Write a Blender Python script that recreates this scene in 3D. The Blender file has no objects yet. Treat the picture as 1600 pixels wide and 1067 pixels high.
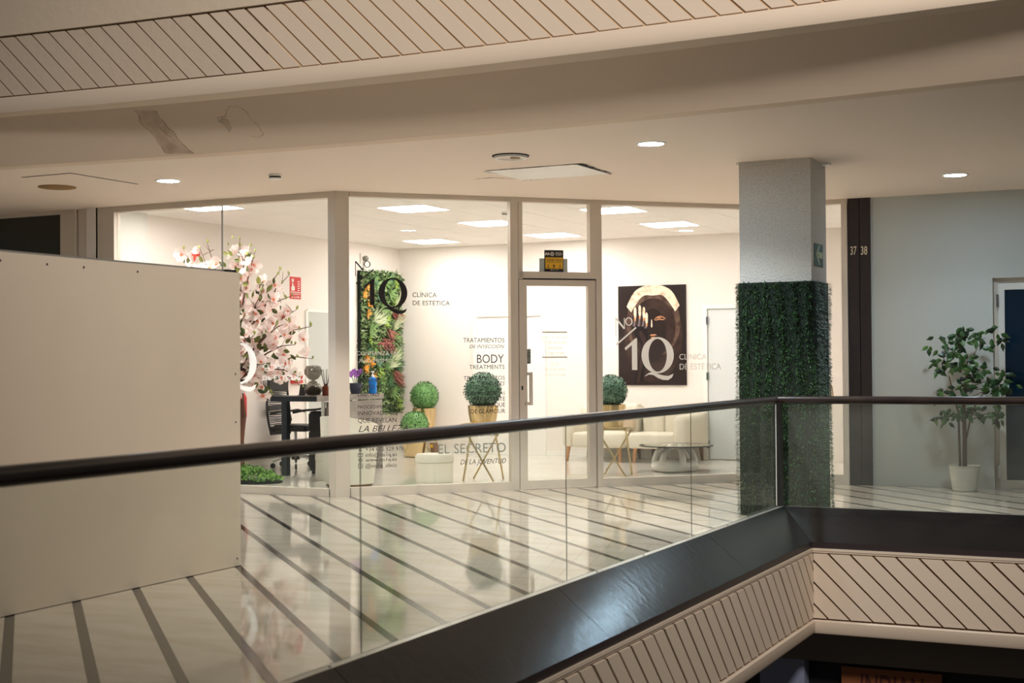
import bpy, math, random
from mathutils import Vector, Matrix
random.seed(7)
SC = bpy.context.scene
COL = SC.collection
PI = math.pi
R2 = math.sqrt(.5)

# ------------------------------------------------------------------ camera
FPX, PITCH, ROLL, PSI, EYE = 2200.0, math.radians(.881), math.radians(.404), math.radians(25.94), 1.256
cy = Vector((-math.sin(PSI), math.cos(PSI), 0)); cx = Vector((math.cos(PSI), math.sin(PSI), 0)); cz = Vector((0, 0, 1))
fw = math.cos(PITCH)*cy + math.sin(PITCH)*cz
u0 = -math.sin(PITCH)*cy + math.cos(PITCH)*cz
rt = math.cos(ROLL)*cx - math.sin(ROLL)*u0
up = math.sin(ROLL)*cx + math.cos(ROLL)*u0
cam = bpy.data.cameras.new('camera'); cam.sensor_width = 36; cam.lens = FPX/1600*36
cam.clip_start = .05; cam.clip_end = 200
cam.dof.use_dof = True; cam.dof.focus_distance = 13.0; cam.dof.aperture_fstop = 4.0
co = bpy.data.objects.new('camera', cam); COL.objects.link(co)
m = Matrix((rt, up, -fw)).transposed().to_4x4(); m.translation = (0, 0, EYE)
co.matrix_world = m
SC.camera = co

# ------------------------------------------------------------------ light and exposure
SC.view_settings.view_transform = 'Standard'; SC.view_settings.look = 'None'
SC.view_settings.gamma = 1; SC.view_settings.use_curve_mapping = False
SC.view_settings.exposure = 0.42
W = bpy.data.worlds.new('World'); SC.world = W; W.use_nodes = True
bg = W.node_tree.nodes['Background']; bg.inputs[0].default_value = (1, .93, .84, 1); bg.inputs[1].default_value = .07
LED_STORE = 25.0          # ceiling panels in the shop
LED_HALL = 120.0           # round downlights of the gallery
def lamp(name, kind, loc, target, energy, color, size=1, spot=None):
    d = bpy.data.lights.new(name, kind); d.energy = energy; d.color = color
    if kind == 'AREA': d.shape = 'DISK'; d.size = size
    if kind == 'SPOT': d.spot_size = spot; d.spot_blend = 1 if spot < 1.5 else .6; d.shadow_soft_size = size
    if kind == 'POINT': d.shadow_soft_size = size
    o = bpy.data.objects.new(name, d); COL.objects.link(o); o.location = loc
    o.rotation_euler = (Vector(target)-Vector(loc)).to_track_quat('-Z', 'Y').to_euler()
    return o
# daylight and shop light coming across the atrium
lamp('atrium_light', 'SPOT', (3.5, -1.5, 9.5), (-3.0, 8.3, 3.3), 5600, (1, .93, .86), .7, math.radians(50))
for (x, y), e in (((-8.2, 9.9), 90), ((-3.67, 9.96), 210), ((-1.91, 12.94), 45)):
    lamp('downlight_beam', 'SPOT', (x, y, 2.88), (x, y, 0), e, (.85, .94, 1), .1, math.radians(136))
try:
    SC.cycles.use_denoising = True
    SC.cycles.max_bounces = 10; SC.cycles.diffuse_bounces = 5; SC.cycles.glossy_bounces = 5
    SC.cycles.transparent_max_bounces = 24; SC.cycles.sample_clamp_indirect = 6
except Exception: pass

# ------------------------------------------------------------------ materials
def lin(c):
    return tuple((v/255/12.92 if v/255 <= .04045 else ((v/255+.055)/1.055)**2.4) for v in c)+(1,)
def mat(name, c, rough=.6, metal=0, bump=None, var=None, spec=.5, emit=None, coords='Object'):
    m = bpy.data.materials.new(name); m.use_nodes = True
    nt = m.node_tree; b = nt.nodes['Principled BSDF']
    b.inputs['Base Color'].default_value = lin(c); b.inputs['Roughness'].default_value = rough
    b.inputs['Metallic'].default_value = metal; b.inputs['Specular IOR Level'].default_value = spec
    tc = None
    if bump or var:
        tc = nt.nodes.new('ShaderNodeTexCoord')
    if bump:
        n = nt.nodes.new('ShaderNodeTexNoise'); n.inputs['Scale'].default_value = bump[0]; n.inputs['Detail'].default_value = 3
        bp = nt.nodes.new('ShaderNodeBump'); bp.inputs['Strength'].default_value = bump[1]; bp.inputs['Distance'].default_value = bump[2] if len(bump) > 2 else .01
        nt.links.new(tc.outputs[coords], n.inputs['Vector']); nt.links.new(n.outputs[0], bp.inputs['Height']); nt.links.new(bp.outputs[0], b.inputs['Normal'])
    if var:   # (scale, other colour, (lo, hi), stretch)
        n = nt.nodes.new('ShaderNodeTexNoise'); n.inputs['Scale'].default_value = var[0]; n.inputs['Detail'].default_value = 5
        mp = nt.nodes.new('ShaderNodeMapping')
        if len(var) > 3: mp.inputs['Scale'].default_value = var[3]
        if len(var) > 4: mp.inputs['Rotation'].default_value = var[4]
        r = nt.nodes.new('ShaderNodeValToRGB'); r.color_ramp.elements[0].color = lin(c); r.color_ramp.elements[1].color = lin(var[1])
        r.color_ramp.elements[0].position, r.color_ramp.elements[1].position = var[2]
        nt.links.new(tc.outputs[coords], mp.inputs[0]); nt.links.new(mp.outputs[0], n.inputs['Vector'])
        nt.links.new(n.outputs[0], r.inputs[0]); nt.links.new(r.outputs[0], b.inputs['Base Color'])
    if emit:
        b.inputs['Emission Color'].default_value = lin(emit[0]); b.inputs['Emission Strength'].default_value = emit[1]
    return m
def foliage(name, cols, rough=.5, per='island'):
    m = bpy.data.materials.new(name); m.use_nodes = True
    nt = m.node_tree; b = nt.nodes['Principled BSDF']; b.inputs['Roughness'].default_value = rough
    if per == 'island':
        g = nt.nodes.new('ShaderNodeNewGeometry'); src = g.outputs['Random Per Island']
    else:
        g = nt.nodes.new('ShaderNodeObjectInfo'); src = g.outputs['Random']
    r = nt.nodes.new('ShaderNodeValToRGB'); els = r.color_ramp.elements
    while len(els) < len(cols): els.new(.5)
    for i, c in enumerate(cols): els[i].position = i/(len(cols)-1); els[i].color = lin(c)
    nt.links.new(src, r.inputs[0]); nt.links.new(r.outputs[0], b.inputs['Base Color'])
    return m
def glass(name, tint=(255, 255, 255), ior=1.45, dust=0.0, dustc=(200, 210, 200), rough=0.0, gl=(1, 1, 1)):
    m = bpy.data.materials.new(name); m.use_nodes = True; nt = m.node_tree
    nt.nodes.remove(nt.nodes['Principled BSDF']); out = nt.nodes['Material Output']
    tr = nt.nodes.new('ShaderNodeBsdfTransparent'); tr.inputs[0].default_value = lin(tint)
    g = nt.nodes.new('ShaderNodeBsdfGlossy'); g.inputs['Roughness'].default_value = rough; g.inputs[0].default_value = (*gl, 1)
    f = nt.nodes.new('ShaderNodeFresnel'); f.inputs[0].default_value = ior
    geo = nt.nodes.new('ShaderNodeNewGeometry'); inv = nt.nodes.new('ShaderNodeMath'); inv.operation = 'SUBTRACT'; inv.inputs[0].default_value = 1; nt.links.new(geo.outputs['Backfacing'], inv.inputs[1])
    ff = nt.nodes.new('ShaderNodeMath'); ff.operation = 'MULTIPLY'; nt.links.new(inv.outputs[0], ff.inputs[0]); nt.links.new(f.outputs[0], ff.inputs[1])     # one reflection per thin pane
    mx = nt.nodes.new('ShaderNodeMixShader'); nt.links.new(ff.outputs[0], mx.inputs[0]); nt.links.new(tr.outputs[0], mx.inputs[1]); nt.links.new(g.outputs[0], mx.inputs[2])
    last = mx
    if dust:
        d = nt.nodes.new('ShaderNodeBsdfDiffuse'); d.inputs[0].default_value = lin(dustc)
        m2 = nt.nodes.new('ShaderNodeMixShader')
        tc = nt.nodes.new('ShaderNodeTexCoord'); n = nt.nodes.new('ShaderNodeTexNoise'); n.inputs['Scale'].default_value = 1.6; n.inputs['Detail'].default_value = 6
        mr = nt.nodes.new('ShaderNodeMapRange'); mr.inputs[1].default_value = .3; mr.inputs[2].default_value = .7; mr.inputs[3].default_value = dust*.6; mr.inputs[4].default_value = dust*1.4
        nt.links.new(tc.outputs['Object'], n.inputs['Vector']); nt.links.new(n.outputs[0], mr.inputs[0]); nt.links.new(mr.outputs[0], m2.inputs[0])
        nt.links.new(mx.outputs[0], m2.inputs[1]); nt.links.new(d.outputs[0], m2.inputs[2]); last = m2
    nt.links.new(last.outputs[0], out.inputs[0])
    return m
def vinyl(name, c):        # thin frosted film: lit from both sides
    m = bpy.data.materials.new(name); m.use_nodes = True; nt = m.node_tree
    nt.nodes.remove(nt.nodes['Principled BSDF']); a = nt.nodes.new('ShaderNodeBsdfDiffuse'); b = nt.nodes.new('ShaderNodeBsdfTranslucent'); mx = nt.nodes.new('ShaderNodeMixShader')
    a.inputs[0].default_value = b.inputs[0].default_value = lin(c); mx.inputs[0].default_value = .5
    nt.links.new(a.outputs[0], mx.inputs[1]); nt.links.new(b.outputs[0], mx.inputs[2]); nt.links.new(mx.outputs[0], nt.nodes['Material Output'].inputs[0]); return m
def alpha_paint(name, c, a, noise=None):
    m = bpy.data.materials.new(name); m.use_nodes = True; nt = m.node_tree; b = nt.nodes['Principled BSDF']
    b.inputs['Base Color'].default_value = lin(c); b.inputs['Roughness'].default_value = .8; b.inputs['Alpha'].default_value = a
    if noise:
        tc = nt.nodes.new('ShaderNodeTexCoord'); n = nt.nodes.new('ShaderNodeTexNoise'); n.inputs['Scale'].default_value = noise; n.inputs['Detail'].default_value = 6
        mr = nt.nodes.new('ShaderNodeMapRange'); mr.inputs[1].default_value = .3; mr.inputs[2].default_value = .7; mr.inputs[3].default_value = a*.2; mr.inputs[4].default_value = a*1.6
        nt.links.new(tc.outputs['Object'], n.inputs['Vector']); nt.links.new(n.outputs[0], mr.inputs[0]); nt.links.new(mr.outputs[0], b.inputs['Alpha'])
    return m
def lamp_mat(name, c, s):
    m = bpy.data.materials.new(name); m.use_nodes = True; nt = m.node_tree
    nt.nodes.remove(nt.nodes['Principled BSDF']); e = nt.nodes.new('ShaderNodeEmission')
    e.inputs[0].default_value = lin(c); e.inputs[1].default_value = s
    nt.links.new(e.outputs[0], nt.nodes['Material Output'].inputs[0]); return m

MT = dict(
 plaster=mat('plaster', (222, 202, 178), .8, bump=(30, .15, .004), var=(1.5, (212, 190, 165), (.35, .75))),
 soffit=mat('soffit', (228, 208, 186), .8),
 ceiling=mat('ceiling', (241, 225, 210), .75, bump=(3, .05, .01)),
 fascia=mat('fascia', (216, 198, 178), .6, bump=(45, .1, .003)),
 fasciaold=mat('fascia_weathered', (206, 188, 168), .7, bump=(18, .5, .008)),
 groove=mat('groove', (112, 84, 58), .9), groovelight=mat('groove_light', (196, 168, 136), .8),
 rough=mat('rough_plaster', (214, 196, 174), .85, bump=(14, .35, .012)),
 storewall=mat('store_wall', (241, 234, 228), .6),
 storeceil=mat('store_ceiling', (249, 244, 240), .8, bump=(60, .1, .002)),
 storefloor=mat('store_floor', (236, 230, 221), .06, var=(1.2, (226, 219, 209), (.4, .7))),
 greywall=mat('grey_wall', (196, 200, 196), .6),
 frame=mat('frame', (216, 204, 190), .45),
 whiteframe=mat('white_frame', (226, 226, 220), .4),
 marble=mat('marble', (232, 220, 203), .045, var=(2.2, (214, 199, 177), (.42, .72), (1, 3.2, 1), (0, 0, .3))),
 strip=mat('dark_marble', (40, 35, 32), .1, var=(9, (78, 70, 62), (.55, .8))),
 grout=mat('grout', (150, 136, 116), .8),
 stucco=mat('stucco', (212, 207, 198), .9, bump=(60, .8, .014), var=(60, (198, 192, 183), (.45, .7))),
 turf=foliage('turf', [(12, 32, 16), (28, 62, 28), (48, 88, 42), (80, 120, 64)], .5),
 turfback=mat('turf_backing', (12, 28, 14), .9),
 hand=mat('handrail', (52, 40, 36), .3, var=(3, (34, 26, 24), (.4, .7))),
 alu=mat('aluminium', (190, 188, 182), .35, .8),
 blk=mat('black_seal', (14, 13, 13), .5),
 clad=mat('black_cladding', (20, 19, 20), .2, bump=(16, .1, .012), var=(5, (30, 28, 28), (.5, .8))),
 recess=mat('dark_recess', (22, 16, 14), .8),
 railglass=glass('railing_glass', (246, 248, 246), 1.22, .055, (192, 194, 182)),
 shopglass=glass('shop_glass', (250, 252, 250), 1.33),
 darkglass=mat('dark_shop_glass', (60, 60, 50), .04),
 blueglass=mat('dark_blue_glass', (18, 40, 58), .05),
 board=mat('hoarding', (218, 202, 182), .7, var=(.7, (210, 194, 174), (.4, .7))),
 brown=mat('dark_brown', (44, 34, 34), .5),
 cream=mat('cream_paint', (226, 214, 186), .6),
 black=mat('black_plastic', (22, 22, 24), .45),
 vinylblack=mat('vinyl_black', (38, 30, 30), .5),
 vinylgrey=mat('vinyl_grey', (140, 140, 132), .5),
 vinylwhite=vinyl('vinyl_white', (206, 202, 196)),
 vinylbright=vinyl('vinyl_bright', (250, 250, 250)), vinylpale=vinyl('vinyl_pale', (214, 206, 198)),
 gold=mat('gold', (222, 198, 152), .25, 1),
 brass=mat('brass_legs', (200, 180, 130), .3, .9),
 box=foliage('boxwood', [(16, 48, 22), (40, 94, 44), (76, 140, 68), (170, 208, 140)], .5),
 boxcool=foliage('boxwood_dark', [(10, 34, 26), (28, 68, 50), (54, 104, 78), (160, 190, 166)], .5),
 hedge=foliage('hedge', [(52, 96, 30), (92, 146, 52), (150, 196, 90)], .5),
 sofa=mat('cream_fabric', (226, 218, 202), .9, bump=(220, .2, .002)),
 whitelea=mat('white_leather', (232, 226, 214), .45),
 wood=mat('beech', (196, 142, 96), .45, var=(6, (176, 120, 78), (.4, .7), (1, 1, .2))),
 darkwood=mat('dark_wood', (110, 76, 52), .5),
 white=mat('white_lacquer', (246, 244, 239), .4),
 clear=glass('clear_glass', (225, 238, 232), 1.45),
 desk=mat('concrete_grey', (112, 106, 100), .5, var=(4, (140, 134, 126), (.4, .7))),
 steel=mat('dark_steel', (44, 52, 60), .35, .6),
 chrome=mat('chrome', (200, 204, 208), .15, 1),
 mesh=mat('chair_mesh', (40, 42, 46), .7),
 amber=mat('amber_glass', (92, 34, 16), .1),
 smoke=glass('smoked_glass', (176, 170, 164), 1.45),
 sand=mat('dark_sand', (52, 44, 40), .6),
 bluebottle=mat('blue_bottle', (20, 110, 190), .15),
 vase=mat('slate_vase', (60, 66, 82), .4),
 purple=mat('purple_petals', (176, 110, 214), .5),
 red=mat('red_sign', (206, 44, 40), .5),
 signwhite=mat('sign_white', (240, 232, 226), .5),
 yellow=mat('sign_yellow', (228, 176, 44), .5),
 signblack=mat('sign_black', (34, 28, 28), .5),
 plate=mat('grey_plate', (176, 184, 180), .4),
 green=mat('sign_green', (72, 100, 96), .5), palegreen=mat('sign_arrow', (190, 200, 160), .5),
 bark=mat('bark', (104, 66, 50), .9, bump=(30, .5, .01), var=(8, (74, 44, 36), (.4, .7))),
 twig=mat('twig', (92, 70, 56), .8),
 petal=vinyl('petal', (255, 243, 241)), pinkc=vinyl('petal_pink', (250, 196, 192)), yell=mat('stamen', (238, 150, 92), .6),
 redflower=mat('red_bloom', (190, 62, 46), .6),
 magleaf=foliage('magnolia_leaf', [(52, 70, 30), (96, 106, 44), (128, 128, 62)], .5, 'obj'),
 bud=mat('bud', (150, 158, 84), .6),
 ficus=foliage('ficus_leaf', [(12, 34, 18), (28, 62, 30), (52, 92, 42), (76, 116, 52)], .4, 'obj'),
 ficusbark=mat('ficus_bark', (92, 76, 62), .9),
 pot=mat('white_pot', (226, 226, 214), .5),
 soil=mat('soil', (52, 40, 32), .95),
 wicker=mat('wicker', (170, 132, 96), .7),
 tan=mat('fixture_tan', (150, 116, 72), .6),
 ledstore=lamp_mat('led_panel', (255, 245, 241), LED_STORE),
 ledhall=lamp_mat('led_disc', (198, 233, 255), LED_HALL),
 diff=mat('lamp_lens', (236, 214, 188), .3),
 gfern=mat('fern', (122, 160, 92), .5), glime=mat('lime_leaf', (150, 182, 78), .5), gdeep=mat('deep_leaf', (54, 100, 58), .5), gblue=mat('blue_green_leaf', (92, 136, 110), .5),
 gwhite=mat('variegated_leaf', (206, 216, 178), .5), gred=mat('red_spike_leaf', (150, 84, 76), .5), gorange=mat('orange_bloom', (236, 160, 50), .5),
 garden=foliage('garden_mix', [(36, 70, 36), (82, 118, 62), (130, 158, 98), (196, 206, 160)], .5),
 stain=alpha_paint('water_stain', (150, 112, 72), .22, 7), stainedge=alpha_paint('stain_edge', (150, 108, 68), .3, 9),
 lowgrey=mat('lower_bulkhead', (96, 86, 78), .8), lowblack=mat('lower_dark', (10, 8, 10), .7), lowblue=mat('lower_column', (120, 126, 150), .8),
 indian=mat('orange_board', (124, 70, 34), .7), indred=mat('dark_red_letters', (70, 22, 18), .7),
 pd=mat('print_dark', (50, 41, 40), .12), pb=mat('print_brown', (108, 86, 76), .12, var=(9, (70, 54, 48), (.4, .65))), pc=mat('print_cream', (250, 230, 206), .12, var=(12, (196, 156, 124), (.5, .72))), pm=mat('print_mauve', (122, 112, 120), .12), po=mat('print_tan', (206, 150, 112), .12), pbl=mat('print_black', (40, 34, 35), .12), pbm=mat('print_midbrown', (68, 54, 50), .12, var=(7, (54, 43, 41), (.4, .65))),
)

# ------------------------------------------------------------------ mesh helpers
class M:
    def __init__(s): s.v = []; s.f = []; s.mi = []; s.cur = 0; s.smooth = False
    def add(s, vs, fs):
        n = len(s.v); s.v += [tuple(p) for p in vs]
        for f in fs: s.f.append(tuple(i+n for i in f)); s.mi.append(s.cur)
        return s
    def hexa(s, c):     # 8 corners: bottom 4 ccw, top 4
        return s.add(c, [(3, 2, 1, 0), (4, 5, 6, 7), (0, 1, 5, 4), (1, 2, 6, 5), (2, 3, 7, 6), (3, 0, 4, 7)])
    def box(s, x0, x1, y0, y1, z0, z1):
        return s.hexa([(x0, y0, z0), (x1, y0, z0), (x1, y1, z0), (x0, y1, z0), (x0, y0, z1), (x1, y0, z1), (x1, y1, z1), (x0, y1, z1)])
    def rbox(s, x0, x1, y0, y1, z0, z1, r=.03, n=3):     # box with rounded vertical and top edges
        import bmesh
        bm = bmesh.new(); bmesh.ops.create_cube(bm, size=1)
        for v in bm.verts: v.co = Vector((x0+(v.co.x+.5)*(x1-x0), y0+(v.co.y+.5)*(y1-y0), z0+(v.co.z+.5)*(z1-z0)))
        bmesh.ops.bevel(bm, geom=bm.edges[:], offset=r, segments=n, affect='EDGES', profile=.5)
        bm.verts.index_update(); s.add([v.co[:] for v in bm.verts], [[v.index for v in f.verts] for f in bm.faces]); bm.free(); s.smooth = True
        return s
    def prism(s, pts, off):      # planar 3d polygon extruded by vector off
        n = len(pts); off = Vector(off); a = [Vector(p) for p in pts]; b = [p+off for p in a]
        return s.add(a+b, [tuple(range(n))[::-1], tuple(range(n, 2*n))]+[(i, (i+1) % n, n+(i+1) % n, n+i) for i in range(n)])
    def poly(s, pts): return s.add(pts, [tuple(range(len(pts)))])
    def tube(s, pts, r, n=6, cap=True):
        pts = [Vector(p) for p in pts]; k = len(pts); rs = r if isinstance(r, (list, tuple)) else [r]*k
        vs = []; prev = None
        for i, p in enumerate(pts):
            t = (pts[min(i+1, k-1)]-pts[max(i-1, 0)]).normalized()
            ref = Vector((0, 0, 1)) if abs(t.z) < .9 else Vector((1, 0, 0))
            a = t.cross(ref).normalized()
            if prev is not None:
                a = (prev-t*prev.dot(t)); a = a.normalized() if a.length > 1e-6 else t.cross(ref).normalized()
            prev = a; b = t.cross(a)
            for j in range(n): vs.append(p+rs[i]*(math.cos(2*PI*j/n)*a+math.sin(2*PI*j/n)*b))
        fs = [(i*n+j, i*n+(j+1) % n, (i+1)*n+(j+1) % n, (i+1)*n+j) for i in range(k-1) for j in range(n)]
        if cap: fs += [tuple(range(n))[::-1], tuple(range((k-1)*n, k*n))]
        s.smooth = True
        return s.add(vs, fs)
    def bar(s, p, q, w, h=None):
        p, q = Vector(p), Vector(q); t = (q-p).normalized(); ref = Vector((0, 0, 1)) if abs(t.z) < .95 else Vector((1, 0, 0))
        a = t.cross(ref).normalized()*w/2; b = t.cross(a).normalized()*(h or w)/2
        return s.hexa([p-a-b, p+a-b, p+a+b, p-a+b, q-a-b, q+a-b, q+a+b, q-a+b])
    def lathe(s, prof, c=(0, 0, 0), n=24, smooth=True):
        k = len(prof); vs = [(c[0]+r*math.cos(2*PI*j/n), c[1]+r*math.sin(2*PI*j/n), c[2]+z) for r, z in prof for j in range(n)]
        fs = [(i*n+j, i*n+(j+1) % n, (i+1)*n+(j+1) % n, (i+1)*n+j) for i in range(k-1) for j in range(n)]
        if prof[0][0] > 1e-4: fs.append(tuple(range(n))[::-1])
        if prof[-1][0] > 1e-4: fs.append(tuple(range((k-1)*n, k*n)))
        s.smooth = smooth
        return s.add(vs, fs)
    def sphere(s, c, r, n=12, k=8):
        if not isinstance(r, (tuple, list)): r = (r, r, r)
        vs = [(c[0]+r[0]*math.sin(PI*i/k)*math.cos(2*PI*j/n), c[1]+r[1]*math.sin(PI*i/k)*math.sin(2*PI*j/n), c[2]-r[2]*math.cos(PI*i/k)) for i in range(k+1) for j in range(n)]
        s.smooth = True
        return s.add(vs, [(i*n+j, i*n+(j+1) % n, (i+1)*n+(j+1) % n, (i+1)*n+j) for i in range(k) for j in range(n)])
    def leaf(s, p, d, nrm, L, w):     # small diamond leaf
        d = Vector(d).normalized(); a = d.cross(Vector(nrm)); a = a.normalized() if a.length > 1e-6 else Vector((1, 0, 0)); p = Vector(p)
        return s.add([p, p+d*L*.45+a*w/2, p+d*L, p+d*L*.45-a*w/2], [(0, 1, 2, 3)])
    def disc(s, c, r, z=None, n=24):
        return s.add([(c[0]+r*math.cos(2*PI*j/n), c[1]+r*math.sin(2*PI*j/n), c[2]) for j in range(n)], [tuple(range(n))])
def wloc(o):
    v = Vector((0, 0, 0))
    while o is not None: v += o.location; o = o.parent
    return v
def obj(name, mb, mt, parent=None, label=None, cat=None, group=None, kind=None, local=False):
    me = bpy.data.meshes.new(name)
    off = Vector((0, 0, 0)) if (parent is None or local) else wloc(parent)
    me.from_pydata([(a-off.x, b-off.y, c-off.z) for a, b, c in mb.v], [], mb.f)
    mts = mt if isinstance(mt, (list, tuple)) else [mt]
    for x in mts: me.materials.append(MT[x] if isinstance(x, str) else x)
    if len(mts) > 1: me.polygons.foreach_set('material_index', mb.mi)
    if mb.smooth:
        me.shade_smooth()
        try: me.set_sharp_from_angle(angle=math.radians(40))
        except Exception: pass
    me.update()
    o = bpy.data.objects.new(name, me); COL.objects.link(o)
    if parent is not None: o.parent = parent
    return tag(o, label, cat, group, kind)
def tag(o, label=None, cat=None, group=None, kind=None):
    for k, v in (('label', label), ('category', cat), ('group', group), ('kind', kind)):
        if v: o[k] = v
    return o
def thing(name, loc, label, cat, group=None, rz=0):
    o = bpy.data.objects.new(name, None); COL.objects.link(o); o.location = loc; o.rotation_euler = (0, 0, rz); o.empty_display_size = .1
    return tag(o, label, cat, group)
def inst(src, parent, loc, rot=None, sc=1):       # a further part sharing mesh data
    o = src.copy(); COL.objects.link(o); o.parent = parent; o.location = Vector(loc)-wloc(parent)
    if rot is not None: o.rotation_euler = rot
    o.scale = (sc, sc, sc) if not isinstance(sc, tuple) else sc
    return o
def clip(poly, reg):      # convex clip in plan
    out = poly
    for i in range(len(reg)):
        a, b = reg[i], reg[(i+1) % len(reg)]; inp, out = out, []
        sd = lambda p: (b[0]-a[0])*(p[1]-a[1])-(b[1]-a[1])*(p[0]-a[0])
        for j in range(len(inp)):
            p, q = inp[j], inp[(j+1) % len(inp)]; sp, sq = sd(p), sd(q)
            if sp >= 0: out.append(p)
            if sp*sq < 0: t = sp/(sp-sq); out.append((p[0]+t*(q[0]-p[0]), p[1]+t*(q[1]-p[1])))
        if not out: return []
    return out
def area(p): return abs(sum(p[i][0]*p[(i+1) % len(p)][1]-p[(i+1) % len(p)][0]*p[i][1] for i in range(len(p))))/2
# flat coordinate frames (origin, along, outward normal)
FA = (Vector((-7.35, 11.3, 0)), Vector((R2, R2, 0)), Vector((R2, -R2, 0)))      # angled shop front
FL = (Vector((0, 11.3, 0)), Vector((1, 0, 0)), Vector((0, -1, 0)))               # straight shop front
FW = (Vector((0, 14.35, 0)), Vector((1, 0, 0)), Vector((0, -1, 0)))              # far wall of the gallery
def P(F, s, z, d=0): return F[0]+F[1]*s+F[2]*d+Vector((0, 0, z))
def fbox(mb, F, s0, s1, z0, z1, d0, d1):
    return mb.hexa([P(F, s0, z0, d0), P(F, s1, z0, d0), P(F, s1, z0, d1), P(F, s0, z0, d1), P(F, s0, z1, d0), P(F, s1, z1, d0), P(F, s1, z1, d1), P(F, s0, z1, d1)])
def fpoly(mb, F, pts, d): return mb.poly([P(F, s, z, d) for s, z in pts])
_caps = None
def text2d(s, shear=0.0, off=0.0, space=1.0):
    cu = bpy.data.curves.new('t', 'FONT'); cu.body = s; cu.shear = shear; cu.offset = off; cu.resolution_u = 3; cu.space_character = space
    o = bpy.data.objects.new('t', cu); COL.objects.link(o)
    me = bpy.data.meshes.new_from_object(o.evaluated_get(bpy.context.evaluated_depsgraph_get()))
    vs = [v.co.copy() for v in me.vertices]; fs = [tuple(p.vertices) for p in me.polygons]
    bpy.data.objects.remove(o); bpy.data.curves.remove(cu); bpy.data.meshes.remove(me)
    return vs, fs
def ftext(mb, F, s, s0, s1, z, cap, d, shear=0.0, off=-.008, space=1.0):
    global _caps
    if _caps is None: _caps = max(v.y for v in text2d('H')[0])
    vs, fs = text2d(s, shear, off, space)
    x0, x1 = min(v.x for v in vs), max(v.x for v in vs); k = (s1-s0)/(x1-x0); kz = cap/_caps
    return mb.add([P(F, s0+(v.x-x0)*k, z+v.y*kz, d) for v in vs], fs)

# ================================================================== STRUCTURE
ST = dict(kind='structure')
H = 2.9
# ---- gallery floor
fl = obj('floor', M().box(-13, 3.2, .3, 14.35, -.3, -.005).box(0, .01, 14.3, 14.31, -.2, -.19), 'grout', label='polished cream marble gallery floor with dark diagonal strips', cat='floor', **ST)
# (the void of the atrium is cut by rebuilding the slab in two pieces)
fl.data.clear_geometry()
sl = M().box(-13, -2.9, .3, 14.35, -.12, -.005).box(-2.9, 3.2, 10.66, 14.35, -.12, -.005)
fl.data.from_pydata(sl.v, [], sl.f)
regs = [[(-6.3, .5), (-2.93, .5), (-2.93, 7.6), (-6.3, 7.6)], [(-10.6, 7.6), (-2.93, 7.6), (-2.93, 11.24), (-10.6, 11.24)],
        [(-7.35, 11.24), (-2.93, 11.24), (-2.93, 14.34), (-4.25, 14.34)], [(-2.93, 10.68), (1.5, 10.68), (1.5, 14.34), (-2.93, 14.34)]]
def band(c0, c1, v0, v1):        # c = x+y, v = y-x
    return [((c-v)/2, (c+v)/2) for c, v in ((c0, v0), (c1, v0), (c1, v1), (c0, v1))]
PIT, SW = .4695, .063
for k in range(-14, 34):
    c = -.11+PIT*k
    for kind, ca, cb, ln in (('dark_strip', c-SW/2, c+SW/2, 2.2), ('marble_slab', c+SW/2+.002, c+PIT-SW/2-.002, 2.0)):
        o0 = random.uniform(0, ln)
        for j in range(-2, 16):
            q = band(ca, cb, j*ln+o0+.001, (j+1)*ln+o0)
            for rg in regs:
                pc = clip(q[::1] if area(q) else q, rg)
                if len(pc) > 2 and area(pc) > .002:
                    obj(kind, M().prism([(x, y, -.012) for x, y in pc], (0, 0, .012)), 'strip' if kind == 'dark_strip' else 'marble', fl)
# ---- gallery ceiling and the upper fascia
def yb(x): u = (x+4.7)/3.9; return 8.86-.27*min(u*u, 1.6)          # bulkhead, slightly bowed in plan
def yf(x): u = (x+4.7)/3.9; return 8.36-.18*min(u*u, 1.6)          # fascia face
XS = [-13+i*.5 for i in range(33)]
cp = [(x, yb(x)+.004) for x in XS]+[(3, 14.4), (-4.3, 14.4), (-7.35, 11.32), (-13, 11.32)]
ceil = obj('ceiling', M().prism([(x, y, H) for x, y in cp], (0, 0, .12)), 'ceiling', label='plain cream plaster ceiling of the gallery', cat='ceiling', **ST)
def ribbon(mb, f, z0, z1, d):
    for a, b in zip(XS[:-1], XS[1:]):
        mb.hexa([(a, f(a), z0), (b, f(b), z0), (b, f(b)+d, z0), (a, f(a)+d, z0), (a, f(a), z1), (b, f(b), z1), (b, f(b)+d, z1), (a, f(a)+d, z1)])
    return mb
bk_ = M()
for a, b in zip(XS[:-1], XS[1:]):
    bk_.hexa([(a, yb(a), H-.002), (b, yb(b), H-.002), (b, yb(b)+.15, H-.002), (a, yb(a)+.15, H-.002), (a, yb(a)-.34, 3.26), (b, yb(b)-.34, 3.26), (b, yb(b)+.15, 3.26), (a, yb(a)+.15, 3.26)])
bulk = obj('wall_front', bk_, 'soffit', label='cream bulkhead with brown water stains under the slatted fascia', cat='wall', **ST)
fas = obj('trim_1', ribbon(M(), lambda x: yf(x)+.003, 3.37, 3.87, .4), 'groovelight', label='upper cream fascia of diagonal boards with a rounded lower lip', cat='fascia', **ST)
lip = M()
for a, b in zip(XS[:-1], XS[1:]):
    prof = [(0.02, 3.375), (-.012, 3.372), (-.02, 3.36), (-.02, 3.275), (-.01, 3.25), (.02, 3.24), (.45, 3.24), (.45, 3.375)]
    n = len(prof); lip.add([(x, yf(x)+dy, z) for x in (a, b) for dy, z in prof], [(i, (i+1) % n, n+(i+1) % n, n+i) for i in range(n)])
lip.smooth = True
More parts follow.
